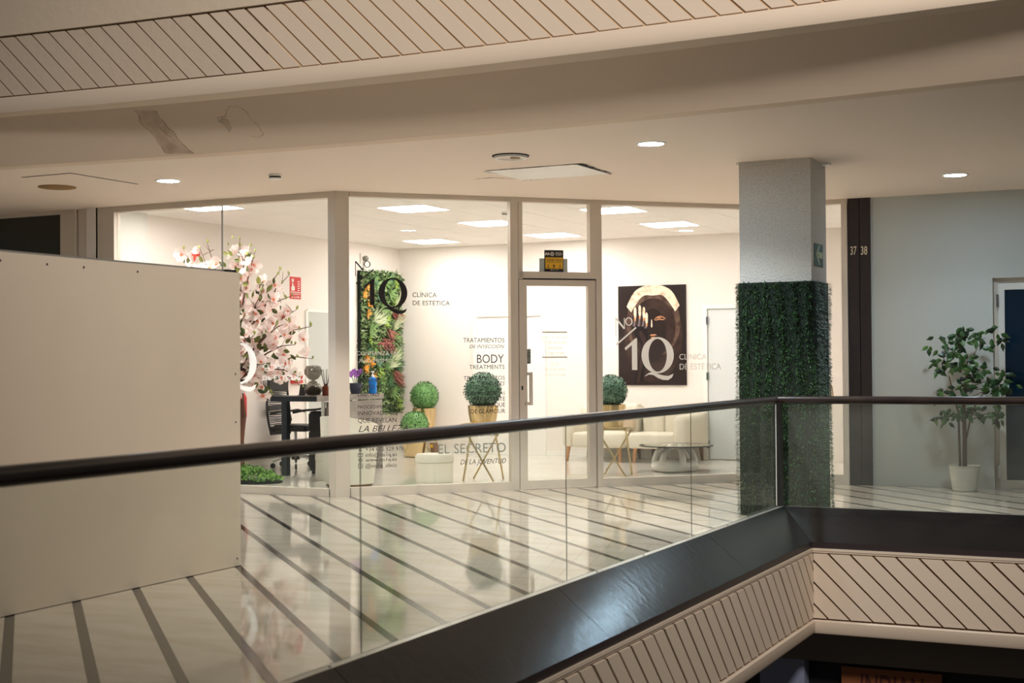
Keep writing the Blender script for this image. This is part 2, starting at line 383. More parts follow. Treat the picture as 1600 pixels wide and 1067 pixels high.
obj('lower_lip', lip, 'fascia', fas)
obj('plaster_band', ribbon(M(), lambda x: yf(x)-.03, 3.855, 5.2, .3), 'rough', fas)
XS_ = XS; XS = [x for x in XS_ if x <= -5.9]
obj('backing', ribbon(M(), lambda x: yf(x)+.001, 3.37, 3.87, .02), 'groove', fas); XS = XS_
def slat(name, F, u0, zb, zt, w, lean, d0, d1, lim, mt, par, gap=.02):
    # leaning board: top edge starts at u0, foot shifted by lean
    q = [(u0+lean+gap, zb+.008), (u0+w+lean, zb+.008), (u0+w, zt-.008), (u0+gap, zt-.008)]
    q = clip(q, [(lim[0], zb-1), (lim[1], zb-1), (lim[1], zt+1), (lim[0], zt+1)])
    if len(q) < 3 or area(q) < .0005: return
    mb = M(); n = len(q)
    f = F if callable(F) else (lambda s, z, d: P(F, s, z, d))
    a = [f(s, z, d0) for s, z in q]; cxm = sum(s for s, z in q)/n; czm = sum(z for s, z in q)/n
    b = [f(s+(cxm-s)*.02, z+(czm-z)*.012, d1) for s, z in q]
    mb.add(a+b, [tuple(range(n, 2*n))]+[(i, (i+1) % n, n+(i+1) % n, n+i) for i in range(n)])
    return obj(name, mb, mt, par)
FU = lambda s, z, d: Vector((s, yf(s)-d, z))
for i in range(62):
    u = -9.3+i*.163
    slat('slat', FU, u, 3.372, 3.858, .163, .486, -.02, random.uniform(.006, .01), (-13, 3), 'fasciaold' if i < 16 else 'fascia', fas, .014 if i < 16 else .022)
# water stains on the bulkhead
def stain(pts, mtl, d=.0015):
    mb = M(); pts = [(x, yb(x)-d-(z-H)*.944-.002, z) for x, z in pts]; mb.poly(pts); return mb
def ring(pts, w):
    mb = M(); n = len(pts)
    for i in range(n-1):
        a, b = Vector((pts[i][0], 0, pts[i][1])), Vector((pts[i+1][0], 0, pts[i+1][1])); t = (b-a).normalized(); q = Vector((-t.z, 0, t.x))*w/2*random.uniform(.6, 1.3)
        mb.poly([(v.x, yb(v.x)-.006-(v.z-H)*.944, v.z) for v in (a-q, b-q, b+q, a+q)])
    return mb
s1 = [(-7.321, 3.22), (-7.301, 3.184), (-7.322, 3.134), (-7.295, 3.084), (-7.264, 3.047), (-7.256, 2.972), (-7.259, 2.927), (-7.2, 2.915), (-7.0, 2.905), (-7.04, 2.947), (-7.073, 3.006), (-7.075, 3.058), (-7.101, 3.086), (-7.11, 3.13), (-7.13, 3.157), (-7.124, 3.204)]
s2 = [(-6.647, 3.102), (-6.62, 3.125), (-6.559, 3.13), (-6.53, 3.165), (-6.482, 3.184), (-6.423, 3.188), (-6.385, 3.165), (-6.362, 3.155), (-6.354, 3.1), (-6.33, 3.07), (-6.316, 3.055), (-6.311, 2.996), (-6.37, 2.985), (-6.433, 2.99)]
def jag(p, n=3, k=.006):
    out = []
    for (a, b), (c, d_) in zip(p[:-1], p[1:]):
        for i in range(n): out.append((a+(c-a)*i/n+random.uniform(-k, k), b+(d_-b)*i/n+random.uniform(-k, k)))
    return out+[p[-1]]
obj('water_stain', stain(s1, 0), 'stain', bulk); obj('stain_edge', ring(jag(s1[1:8]), .007), 'stainedge', bulk); obj('stain_edge', ring(jag(s1[8:]), .008), 'stainedge', bulk)
obj('stain_edge', ring(jag([(-7.181, 3.143), (-7.174, 3.082), (-7.144, 3.036), (-7.1, 3.0)]), .006), 'stainedge', bulk)
obj('stain_edge', ring(jag(s2), .009), 'stainedge', bulk); obj('water_stain', stain([(-6.647, 3.102), (-6.597, 3.124), (-6.549, 3.112), (-6.555, 3.053), (-6.6, 3.022), (-6.615, 3.074)], 0), 'stain', bulk)

# ---- store shell
obj('wall_left', M().box(-10.4, -10.25, 11.25, 17.5, 0, H), 'storewall', label='white left wall inside the clinic', cat='wall', **ST)
obj('wall_back', M().box(-10.4, -2.95, 17.4, 17.55, 0, H), 'storewall', label='white back wall inside the clinic', cat='wall', **ST)
obj('wall_right', M().box(-3.1, -2.95, 14.45, 17.4, 0, H), 'storewall', label='white right wall inside the clinic', cat='wall', **ST)
obj('trim_2', M().box(-10.25, -10.19, 11.36, 11.95, 0, H), 'whiteframe', label='shallow white pilaster at the left end of the clinic', cat='pilaster', **ST)
store = [(-10.25, 11.3), (-7.35, 11.3), (-4.3, 14.35), (-3.1, 14.35), (-3.1, 17.4), (-10.25, 17.4)]
sc_ = obj('ceiling', M().prism([(x, y, H+.03) for x, y in store], (0, 0, .09)), 'storeceil', label='white tiled ceiling inside the bright clinic', cat='ceiling', **ST)
PAN = [(-9.55, 11.45), (-9.55, 16.25), (-7.75, 12.65), (-7.75, 14.45), (-7.75, 16.25), (-5.95, 13.85), (-5.95, 15.65)]
def instore(x, y): return -10.25 < x < -3.1 and 11.3 < y < 17.4 and (y-x) > 18.68 - (0 if x < -7.35 else 0) if x > -7.35 and y < 14.35 else (-10.25 < x < -3.1 and 11.3 < y < 17.4)
regs_s = [[(-10.25, 11.36), (-7.37, 11.36), (-7.37, 17.4), (-10.25, 17.4)], [(-7.37, 11.36), (-4.3, 14.43), (-4.3, 17.4), (-7.37, 17.4)], [(-4.3, 14.43), (-3.1, 14.43), (-3.1, 17.4), (-4.3, 17.4)]]
def tiles(par, name, mt, x0, y0, st, gap, z, dz, skip=()):
    for i in range(14):
        for j in range(14):
            x, y = x0+i*st, y0+j*st
            if any(abs(x-a) < .01 and abs(y-b) < .01 for a, b in skip): continue
            q = [(x+gap, y+gap), (x+st-gap, y+gap), (x+st-gap, y+st-gap), (x+gap, y+st-gap)]
            for rg in regs_s:
                pc = clip(q, rg)
                if len(pc) > 2 and area(pc) > .004: obj(name, M().prism([(a, b, z) for a, b in pc], (0, 0, dz)), mt, par)
tiles(sc_, 'ceiling_tile', 'storeceil', -10.75, 10.85, .6, .003, H, .02, PAN)
sf = obj('floor', M().prism([(x, y, -.08) for x, y in store], (0, 0, .075)), 'grout', label='glossy pale tiled floor inside the clinic', cat='floor', **ST)
tiles(sf, 'floor_tile', 'storefloor', -10.25, 11.0, .9, .0012, -.01, .01)
PANL = ['ceiling light panel by the left wall just inside the left window', 'ceiling light panel in the far left corner above the plant wall', 'ceiling light panel nearest the corner post in the middle window',
        'ceiling light panel in the middle of the room, seen beside the door mullion', 'ceiling light panel near the back wall, seen through the transom', 'ceiling light panel just right of the door mullion in the right window',
        'ceiling light panel above the dark portrait poster']
for i, (x, y) in enumerate(PAN):
    t = thing('led_panel', (x+.3, y+.3, H), PANL[i], 'ceiling light', 'square light panels in the clinic ceiling')
    obj('panel_frame', M().box(x+.005, x+.595, y+.005, y+.02, H-.004, H+.02).box(x+.005, x+.595, y+.58, y+.595, H-.004, H+.02).box(x+.005, x+.02, y+.02, y+.58, H-.004, H+.02).box(x+.58, x+.595, y+.02, y+.58, H-.004, H+.02), 'white', t)
    obj('diffuser', M().box(x+.02, x+.58, y+.02, y+.58, H, H+.01), 'ledstore', t)
obj('baseboard_back', M().box(-10.25, -5.75, 17.385, 17.4, 0, .07), 'white', label='white skirting along the back wall of the clinic', cat='baseboard', **ST)
obj('baseboard_left', M().box(-10.25, -10.235, 11.95, 17.385, 0, .07), 'white', label='white skirting along the left wall of the clinic', cat='baseboard', **ST)
# doors inside the clinic
d = obj('door_1', M().box(-5.648, -4.8, 17.375, 17.4, .01, 1.93), mat('inner_door', (224, 230, 232), .4), label='white flush door in the back wall with steel hinges', cat='door', **ST)
obj('door_frame', M().box(-5.71, -5.655, 17.35, 17.4, 0, 1.99).box(-5.655, -4.75, 17.35, 17.4, 1.935, 1.99), 'white', d)
for z in (1.785, 1.07, .2): obj('hinge', M().box(-5.665, -5.635, 17.34, 17.375, z-.05, z+.05), 'chrome', d)
d = obj('door_2', M().box(-9.0, -8.0, 17.39, 17.4, .07, 1.9), 'white', label='faint white door at the back, left of the glass entrance door', cat='door', **ST)
obj('door_frame', M().box(-9.05, -9.0, 17.37, 17.4, 0, 1.94).box(-8, -7.95, 17.37, 17.4, 0, 1.94).box(-9, -8, 17.37, 17.4, 1.9, 1.94), 'white', d)
d = obj('door_3', M().box(-10.25, -10.235, 15.06, 16.0, 0, 1.93), 'greywall', label='pale grey doorway panel in the left wall of the clinic', cat='door', **ST)
obj('door_frame', M().box(-10.25, -10.225, 15.02, 15.06, 0, 1.95).box(-10.25, -10.225, 15.06, 16.04, 1.93, 1.965).box(-10.25, -10.225, 16.0, 16.04, 0, 1.93), 'white', d)

# ---- shop front, straight part (window_1) and what lies left of it
w1 = obj('window_1', fbox(M(), FL, -10.27, -7.41, 2.84, 2.9, -.05, .05), 'frame', label='left shop window of two tall panes beside the blossom tree', cat='window', **ST)
obj('sill_rail', fbox(M(), FL, -10.03, -7.4, 0, .075, -.05, .05), 'frame', w1)
obj('end_post', fbox(M(), FL, -10.27, -10.03, 0, 2.84, -.05, .05), 'frame', w1)
obj('pane', fbox(M(), FL, -10.03, -8.69, .075, 2.84, -.005, .005), 'shopglass', w1)
obj('pane', fbox(M(), FL, -8.684, -7.4, .075, 2.84, -.005, .005), 'shopglass', w1)
obj('joint', fbox(M(), FL, -8.692, -8.682, .075, 2.84, -.007, .007), 'vinylgrey', w1)
pz = M(); pz.prism([(-7.41, 11.25, 0), (-7.33, 11.25, 0), (-7.235, 11.345, 0), (-7.3, 11.415, 0), (-7.36, 11.36, 0), (-7.41, 11.36, 0)], (0, 0, 2.9))
obj('corner_post', pz, 'frame', w1)
obj('wall_gap', fbox(M(), FL, -10.53, -10.27, 0, 2.9, -.08, .03), 'frame', label='narrow cream wall strip between the dark shop and the clinic', cat='wall', **ST)
w2 = obj('window_2', fbox(M(), FL, -12.6, -10.56, 2.86, 2.9, -.05, .05), 'frame', label='dark unlit shop window above the hoarding at far left', cat='window', **ST)
obj('end_post', fbox(M(), FL, -10.75, -10.55, 0, 2.86, -.05, .06), 'frame', w2)
obj('dark_gap', fbox(M(), FL, -10.55, -10.53, 0, 2.9, -.06, .0), 'blk', w2)
obj('pane', fbox(M(), FL, -12.6, -10.75, 0, 2.86, -.03, .0), 'darkglass', w2)
# ---- angled part
def front(name, label, s0, s1, z0, z1, cat='window'):
    w = obj(name, fbox(M(), FA, s0, s1, z1-.045, z1, -.045, .045), 'frame', label=label, cat=cat, **ST)
    return w
w3 = front('window_3', 'middle shop window with black clinic lettering on the glass', .12, 1.8, 0, 2.9)
obj('sill_rail', fbox(M(), FA, .12, 1.74, 0, .085, -.045, .045), 'frame', w3)
obj('pane', fbox(M(), FA, .12, 1.74, .085, 2.855, -.005, .005), 'shopglass', w3)
obj('mullion', fbox(M(), FA, 1.738, 1.818, 0, 2.855, -.045, .045), 'frame', w3)
obj('mullion', fbox(M(), FA, 1.822, 1.865, 2.09, 2.855, -.045, .045), 'frame', w3)
w4 = front('window_4', 'small transom window over the glass entrance door', 1.8, 2.66, 2.09, 2.9)
obj('transom_rail', fbox(M(), FA, 1.82, 2.66, 2.1, 2.165, -.045, .045), 'frame', w4)
obj('pane', fbox(M(), FA, 1.865, 2.59, 2.165, 2.855, -.005, .005), 'shopglass', w4)
obj('side_rail', fbox(M(), FA, 2.588, 2.655, 2.165, 2.855, -.045, .045), 'frame', w4)
w5 = front('window_5', 'right shop window with white clinic lettering next to the pillar', 2.66, 4.34, 0, 2.9)
obj('mullion', fbox(M(), FA, 2.655, 2.715, 0, 2.855, -.045, .045), 'frame', w5)
obj('sill_rail', fbox(M(), FA, 2.715, 4.34, 0, .085, -.045, .045), 'frame', w5)
obj('pane', fbox(M(), FA, 2.715, 4.3, .085, 2.855, -.005, .005), 'shopglass', w5)
dr = obj('door_4', fbox(M(), FA, 1.828, 1.91, .012, 2.085, -.03, .035), 'frame', label='glass entrance door of the clinic with a cream metal frame', cat='door', **ST)
obj('top_rail', fbox(M(), FA, 1.91, 2.568, 2.025, 2.085, -.03, .035), 'frame', dr)
obj('bottom_rail', fbox(M(), FA, 1.91, 2.568, .012, .09, -.03, .035), 'frame', dr)
obj('hinge_stile', fbox(M(), FA, 2.568, 2.642, .012, 2.085, -.03, .035), 'frame', dr)
obj('pane', fbox(M(), FA, 1.91, 2.568, .09, 2.025, -.004, .004), 'shopglass', dr)
obj('shadow_gap', fbox(M(), FA, 1.8185, 1.8275, .0, 2.09, -.03, .02).hexa([P(FA, s, z, dd) for z in (2.086, 2.099) for s, dd in ((1.82, -.03), (2.655, -.03), (2.655, .02), (1.82, .02))]), 'brown', dr)
dh_ = obj('door_handle', fbox(M(), FA, 1.915, 1.945, .84, 1.165, .07, .095), 'frame', dr)
obj('handle_mount', fbox(M(), FA, 1.885, 1.945, 1.135, 1.165, .035, .07), 'frame', dh_)
obj('handle_mount', fbox(M(), FA, 1.885, 1.945, .84, .87, .035, .07), 'frame', dh_)
obj('lock', fbox(M(), FA, 1.848, 1.862, .99, 1.03, .035, .045), 'brown', dr)
# ---- straight far part
w6 = obj('window_6', fbox(M(), FW, -4.32, -3.17, 2.85, 2.9, -.045, .045), 'frame', label='narrow shop window between the pillar and the dark numbered post', cat='window', **ST)
obj('side_rail', fbox(M(), FW, -3.235, -3.175, 0, 2.85, -.045, .045), 'frame', w6)
obj('sill_rail', fbox(M(), FW, -4.32, -3.235, 0, .1, -.045, .045), 'frame', w6)
obj('pane', fbox(M(), FW, -4.3, -3.235, .1, 2.85, -.005, .005), 'shopglass', w6)
post = obj('trim_3', fbox(M(), FW, -3.17, -3.058, 0, 2.9, -.1, .03), 'brown', label='dark brown post with cream shop numbers 37 and 38', cat='post', **ST)
obj('right_half', fbox(M(), FW, -3.05, -2.945, 0, 2.9, -.1, .03), 'brown', post)
obj('edge_trim', fbox(M(), FW, -2.945, -2.928, 0, 2.9, -.05, .012), 'greywall', post)
FW2 = FW
dig = M(); ftext(dig, FW, '37', -3.145, -3.082, 2.33, .082, .033, off=.012); obj('lettering', dig, 'cream', post, label='cream number 37')
dig = M(); ftext(dig, FW, '38', -3.04, -2.975, 2.327, .082, .033, off=.012); obj('lettering', dig, 'cream', post, label='cream number 38')
rw = obj('wall_right', fbox(M(), FW, -2.93, -1.78, 0, 2.9, -.12, 0).hexa([P(FW, s, z, dd) for z in (2.05, 2.9) for s, dd in ((-1.78, -.12), (-.5, -.12), (-.5, 0), (-1.78, 0))]), 'greywall', label='plain pale grey wall to the right of the dark post', cat='wall', **ST)
obj('wall_end', fbox(M(), FW, -.5, 3, 0, 2.9, -.12, 0), 'greywall', rw)
d5 = obj('door_5', fbox(M(), FW, -1.735, -1.675, .01, 2.0, -.07, -.03), 'whiteframe', label='white framed door with dark blue glass behind the ficus', cat='door', **ST)
obj('top_rail', fbox(M(), FW, -1.675, -.55, 1.935, 2.0, -.07, -.03), 'whiteframe', d5)
obj('bottom_rail', fbox(M(), FW, -1.675, -.55, .01, .09, -.07, -.03), 'whiteframe', d5)
obj('pane', fbox(M(), FW, -1.675, -.55, .09, 1.935, -.055, -.045), 'blueglass', d5)
obj('door_frame', fbox(M(), FW, -1.78, -1.74, 0, 2.05, -.12, -.06).hexa([P(FW, s, z, dd) for z in (2.01, 2.05) for s, dd in ((-1.74, -.12), (-.5, -.12), (-.5, -.06), (-1.74, -.06))]), 'frame', d5)
for z in (1.83, .17): obj('hinge', fbox(M(), FW, -1.75, -1.728, z-.06, z+.06, -.03, -.01), 'chrome', d5)

# ---- pillar
pil = obj('trim_4', M().box(-3.38, -2.785, 11.25, 11.76, 0, H), 'stucco', label='square pillar of coarse grey stucco in front of the clinic', cat='pillar', **ST)
obj('joint_strip', M().box(-3.41, -3.38, 11.27, 11.29, H-.02, H).box(-2.785, -2.72, 11.6, 11.7, H-.02, H), 'white', pil)
tw = M(); rg = random.Random(3)
x0, x1, y0, y1 = -3.4, -2.765, 11.22, 11.79; rc = .05
def around(t):      # rounded square outline, t in metres from front left corner
    segs = [((x0+rc, y0), (1, 0), x1-x0-2*rc, (0, -1)), ((x1, y0+rc), (0, 1), y1-y0-2*rc, (1, 0)), ((x1-rc, y1), (-1, 0), x1-x0-2*rc, (0, 1)), ((x0, y1-rc), (0, -1), y1-y0-2*rc, (-1, 0))]
    for i, (p, dv, L, nn) in enumerate(segs):
        if t < L: return (p[0]+dv[0]*t, p[1]+dv[1]*t), nn
        t -= L
        if t < rc*PI/2:
            a = t/rc; c = (p[0]+dv[0]*L-nn[0]*rc, p[1]+dv[1]*L-nn[1]*rc)
            nx = nn[0]*math.cos(a)+dv[0]*math.sin(a); ny = nn[1]*math.cos(a)+dv[1]*math.sin(a)
            return (c[0]+nx*rc, c[1]+ny*rc), (nx, ny)
        t -= rc*PI/2
    return (x0+rc, y0), (0, -1)
per = 2*(x1-x0+y1-y0)-8*rc+2*PI*rc
def fold(t, z):       # vertical puckers of the turf
    return .5+.5*math.sin(t*62+1.6*math.sin(z*3.1+t*4)+2*math.sin(t*9))
for i in range(30000):
    t = rg.uniform(-.35, 1.45)
    if t < 0: t += per
    z = rg.uniform(.0, 1.9); f = fold(t, z)
    if rg.random() > .25+.75*f: continue
    (px, py), (nx, ny) = around(t); dp = .012+.02*f
    b = Vector((px+nx*(dp-.02), py+ny*(dp-.02), z)); a = Vector((-ny, nx, 0))
    dv = Vector((nx, ny, 0))*rg.uniform(.5, 1)+a*rg.uniform(-.6, .6)+Vector((0, 0, rg.uniform(-.9, .6)))
    tw.leaf(b, dv, a.cross(dv)+a*.3, rg.uniform(.022, .042), .008)
wr = M(); n = 48; outl = [around(per*i/n)[0] for i in range(n)]
wr.add([(x, y, z) for z in (0, 1.9) for x, y in outl], [(i, (i+1) % n, n+(i+1) % n, n+i) for i in range(n)])
tw_o = thing('turf_wrap', (-3.08, 11.5, 0), 'dark green artificial turf wrapped round the lower pillar', 'turf')
obj('backing', wr, 'turfback', tw_o); obj('turf', tw, 'turf', tw_o, kind='stuff')
t = thing('exit_sign', (-2.775, 11.41, 2.12), 'small green sign with a pale arrow on the pillar side', 'sign')
FP = (Vector((-2.785, 0, 0)), Vector((0, 1, 0)), Vector((1, 0, 0)))
obj('sign_plate', fbox(M(), FP, 11.34, 11.62, 2.03, 2.215, 0, .006), 'green', t)
a = M(); fpoly(a, FP, [(11.45, 2.1), (11.6, 2.1), (11.6, 2.15), (11.45, 2.15)], .008)
fpoly(a, FP, [(11.38, 2.125), (11.48, 2.045), (11.52, 2.045), (11.425, 2.125)], .008); fpoly(a, FP, [(11.38, 2.125), (11.425, 2.125), (11.52, 2.205), (11.48, 2.205)], .008)
obj('arrow', a, 'palegreen', t)

# ---- balustrade
GX, GY, GZ, RZ = -2.9, 10.64, .155, .958
bal = thing('balustrade', (GX, GY, 0), 'glass balustrade with a round dark handrail around the atrium opening', 'railing')
hr = M()
hr.tube([(GX-.02, 1.2, RZ), (GX-.02, GY, RZ)], .03, 16); obj('handrail', hr, 'hand', bal)
hr = M(); hr.tube([(GX-.02, GY, RZ+.002), (3.0, GY+.0, RZ+.002)], .03, 16); obj('handrail', hr, 'hand', bal)
ys = [1.3, 2.75, 4.62, 6.58, 8.55, 10.56]
for a_, b_ in zip(ys[:-1], ys[1:]): obj('glass_panel', M().box(GX-.004, GX+.004, a_+.0015, b_-.0015, GZ-.03, RZ-.02), 'railglass', bal)
for a_, b_ in ((-2.83, -.62), (-.61, 1.5), (1.51, 3)): obj('glass_panel', M().box(a_+.004, b_-.004, GY-.006, GY+.006, GZ-.03, RZ-.02), 'railglass', bal)
for y in ys[1:-1]: obj('panel_joint', M().box(GX-.0015, GX+.0015, y-.0015, y+.0015, GZ-.02, RZ-.02), 'hand', bal)
obj('corner_post', M().box(GX-.012, GX+.032, GY-.075, GY+.0, GZ-.02, RZ-.02), 'blk', bal)
obj('glass_edge', M().box(GX-.003, GX+.003, 10.557, 10.562, GZ, RZ-.03), 'white', bal)
obj('base_profile', M().box(GX-.06, GX-.012, 1.2, GY, .0, GZ-.03).box(GX+.012, GX+.05, 1.2, GY-.05, .06, GZ-.005), 'alu', bal)
obj('base_profile', M().box(GX+.0, 3, GY+.012, GY+.05, 0, GZ-.03).box(GX+.06, 3, GY-.03, GY-.012, .06, GZ-.005), 'alu', bal)
obj('seal', M().box(GX-.012, GX+.012, 1.2, GY, .02, GZ-.012), 'blk', bal); obj('seal', M().box(GX, 3, GY-.012, GY+.012, .02, GZ-.008), 'blk', bal)
for y in (3.9, 4.35, 6.9, 7.6, 9.2, 9.7): obj('screw', M().lathe([(.006, 0), (.006, .003), (0, .004)], (GX+.033, y, GZ-.005), 8), 'blk', bal)
# ---- sloping black cladding and the lower fascia
DX = .33; CZ0, CZ1 = .15, -.075
cl = obj('trim_5', M().box(GX-.02, GX+.01, 1.2, GY, -.3, .03).box(GX, 3, GY-.01, GY+.02, -.3, .03), 'recess', label='black sloping metal cladding below the balustrade', cat='cladding', **ST)
ysp = [1.2, 2.4, 4.35, 6.35, 8.7]
for i, a_ in enumerate(ysp):
    b_ = ysp[i+1]-.004 if i < 4 else None
    if b_: q = [(GX+.05, a_, CZ0), (GX+DX, a_, CZ1), (GX+DX, b_, CZ1), (GX+.05, b_, CZ0)]
    else: q = [(GX+.05, a_, CZ0), (GX+DX, a_, CZ1), (GX+DX, GY-DX, CZ1), (GX+.05, GY-.05, CZ0)]
    obj('cladding_panel', M().prism(q, (-.012, 0, -.02)), 'clad', cl)
for a_, b_ in ((GX+.05, -.9), (-.896, 1.1), (1.104, 3)):
    q = [(a_, GY-.05, CZ0), (b_, GY-.05, CZ0), (b_, GY-DX, CZ1), (a_ if a_ > GX+.1 else GX+DX, GY-DX, CZ1)]
    obj('cladding_panel', M().prism(q, (0, .012, -.02)), 'clad', cl)
obj('edge_return', M().box(GX+DX-.02, GX+DX, 1.2, GY-DX, CZ1-.05, CZ1).box(GX+DX, 3, GY-DX, GY-DX+.02, CZ1-.05, CZ1), 'brown', cl)
LX, LY = GX+DX+.005, GY-DX-.005
LT, LB, LL = -.15, -.64, -.745
lf = obj('trim_6', M().box(LX-.2, LX-.02, 1.2, LY+.2, LB, LT), 'groove', label='lower cream fascia of boards running toward the viewer', cat='fascia', **ST)
obj('top_moulding', M().box(LX-.2, LX+.0, 1.2, LY+.02, LT-.002, LT+.012).box(LX-.06, LX+.006, 1.2, LY+.006, LT+.012, LT+.03), 'fascia', lf)
def lipmb(vert):
    mb = M(); prof = [(-.15, LB), (.012, LB-.004), (.02, LB-.012), (.02, LL+.02), (.008, LL+.003), (-.02, LL), (-.15, LL)]; n = len(prof)
    if vert: pts = [(LX+dd, y, z) for k, y in enumerate((1.2, None)) for dd, z in prof for y in ((1.2,) if k == 0 else (LY-dd,))]
    else: pts = [(x, LY-dd, z) for k in (0, 1) for dd, z in prof for x in ((LX+dd,) if k == 0 else (3,))]
    mb.add(pts, [(i, (i+1) % n, n+(i+1) % n, n+i) for i in range(n)]); mb.smooth = True
    return mb
obj('lower_lip', lipmb(True), 'fascia', lf)
FD = (Vector((LX, 0, 0)), Vector((0, 1, 0)), Vector((1, 0, 0)))
for i in range(60): slat('slat', FD, 1.2+i*.163, LB, LT, .163, .486, -.02, random.uniform(.004, .008), (1.2, LY-.004), 'fascia', lf)
rf_ = obj('trim_7', M().box(LX-.2, 3, LY+.02, LY+.2, LB, LT), 'groove', label='lower cream fascia of diagonal boards at bottom right', cat='fascia', **ST)
obj('top_moulding', M().box(LX, 3, LY, LY+.2, LT-.002, LT+.012).box(LX, 3, LY-.006, LY+.06, LT+.012, LT+.03), 'fascia', rf_)
obj('lower_lip', lipmb(False), 'fascia', rf_)
FE = (Vector((0, LY, 0)), Vector((1, 0, 0)), Vector((0, -1, 0)))
for i in range(-4, 34): slat('slat', FE, LX-.06+i*.163, LB, LT, .163, .486, -.02, random.uniform(.004, .008), (LX+.004, 3), 'fascia', rf_)
# ---- level below
obj('wall_below', M().box(-3.4, 3, 10.7, 10.8, -1.03, -.7), 'lowgrey', label='dim grey bulkhead above the dark shop one level down', cat='wall', **ST)
lw = obj('wall_dark', M().box(-3.6, 3, 10.86, 10.95, -3.2, -.9), 'lowblack', label='dark shop front one level below at bottom right', cat='wall', **ST)
obj('column', M().box(-3.09, -2.74, 10.72, 10.86, -3.2, -1.0), 'lowblue', lw, label='dim bluish column')
obj('floor_below', M().box(-4, 3.2, 1, 11, -3.3, -3.2), 'lowgrey', label='dim floor of the level below the atrium', cat='floor', **ST)
t = thing('shop_sign', (-2.08, 10.83, -1.2), 'dim orange board with dark red capital letters below the fascia', 'sign')
FI = (Vector((0, 10.82, 0)), Vector((1, 0, 0)), Vector((0, -1, 0)))
obj('sign_board', fbox(M(), FI, -2.47, -1.73, -1.42, -1.07, 0, .04), 'indian', t)
a = M(); ftext(a, FI, 'INDIAN', -2.33, -1.86, -1.28, .165, .043, off=.01, shear=.1); obj('lettering', a, 'indred', t, label='dark red word INDIAN')

# ---- hoarding board at left
hb = thing('hoarding', (-5.42, 5.0, 0), 'tall blank beige hoarding board standing at left', 'hoarding')
obj('board', M().box(-5.44, -5.4, 3.0, 5.3, .004, 1.835).box(-5.44, -5.401, 5.3, 7.2, .004, 1.835), 'board', hb)
obj('top_track', M().box(-5.5, -5.445, 3.0, 7.12, 1.8, 1.85), 'alu', hb)
obj('end_cap', M().box(-5.5, -5.42, 7.1, 7.19, 1.805, 1.852), 'blk', hb)
obj('floor_track', M().box(-5.5, -5.445, 3.0, 7.19, .003, .05), 'alu', hb)
for y in (3.4, 4.6, 5.7, 6.8, 7.16): obj('stud', M().box(-5.5, -5.445, y-.025, y+.025, .05, 1.8), 'alu', hb)
for y, z in ((5.23, 1.79), (5.55, 1.79), (5.82, 1.79), (6.25, 1.79), (7.15, .9), (7.15, .7), (7.15, 1.2), (7.16, .05)):
    obj('screw', M().add([(-5.3985, y+.007*math.cos(q), z+.007*math.sin(q)) for q in [i*PI/4 for i in range(8)]], [tuple(range(8))]), 'brown', hb)

# ================================================================== CEILING FITTINGS
def lit(x, y, label):
    t = thing('downlight', (x, y, H), label, 'ceiling light')
    obj('trim_ring', M().lathe([(.085, -.001), (.1, -.008), (.115, -.006), (.118, 0)], (x, y, H), 28), 'white', t)
    obj('light_disc', M().lathe([(.095, -.004), (.094, -.0065), (0, -.007)], (x, y, H), 28), 'ledhall', t)
lit(-8.2, 9.9, 'lit round downlight above the left shop window'); lit(-3.67, 9.96, 'lit round downlight nearest the pillar, left of it'); lit(-1.91, 12.94, 'lit round downlight at far right above the ficus')
t = thing('downlight', (-4.87, 10.01, H), 'unlit recessed downlight with white rim beside the ceiling hatch', 'ceiling light')
obj('trim_ring', M().lathe([(.095, -.012), (.105, -.026), (.13, -.024), (.134, -.008)], (-4.87, 10.01, H), 28), 'white', t)
obj('shadow_ring', M().lathe([(.13, -.008), (.146, -.008), (.148, -.001)], (-4.87, 10.01, H), 28), 'recess', t)
ln_ = obj('lens', M().lathe([(.097, -.012), (.06, -.016), (0, -.014)], (-4.87, 10.01, H), 24), 'diff', t)
obj('lamp_housing', M().lathe([(.04, -.016), (.04, -.022), (.0, -.023)], (-4.84, 10.03, H), 12), 'tan', ln_)
t = thing('blanking_cover', (-9.37, 9.76, H), 'round brown cover plate over an old lamp hole at left', 'cover plate')
obj('cover', M().lathe([(.17, 0), (.168, -.008), (.15, -.012), (0, -.013)], (-9.37, 9.76, H), 28), 'tan', t)
t = thing('smoke_detector', (-7.13, 10.01, H), 'small white smoke detector on the gallery ceiling', 'smoke detector')
obj('base', M().lathe([(.055, 0), (.055, -.02)], (-7.13, 10.01, H), 20), 'white', t)
obj('sensor_slots', M().lathe([(.05, -.02), (.05, -.035)], (-7.13, 10.01, H), 20), 'blk', t)
obj('cap', M().lathe([(.055, -.035), (.053, -.042), (.03, -.05), (0, -.052)], (-7.13, 10.01, H), 20), 'white', t)
t = thing('smoke_detector', (-6.75, 13.75, H), 'tiny white detector on the clinic ceiling seen through the transom', 'smoke detector')
obj('base', M().lathe([(.05, 0), (.05, -.02)], (-6.75, 13.75, H), 16), 'white', t); obj('sensor_slots', M().lathe([(.045, -.02), (.045, -.03)], (-6.75, 13.75, H), 16), 'blk', t)
obj('cap', M().lathe([(.05, -.03), (.03, -.045), (0, -.046)], (-6.75, 13.75, H), 16), 'white', t)
t = thing('access_hatch', (-5.0, 11.0, H), 'white ceiling hatch with torn dark edges above the entrance', 'access hatch')
obj('hatch_panel', M().hexa([(-5.44, 10.68, H-.006), (-4.58, 10.68, H-.006), (-4.58, 11.36, H-.006), (-5.42, 11.38, H-.006), (-5.44, 10.68, H-.0005), (-4.58, 10.68, H-.0005), (-4.58, 11.36, H-.0005), (-5.42, 11.38, H-.0005)]), 'white', t)
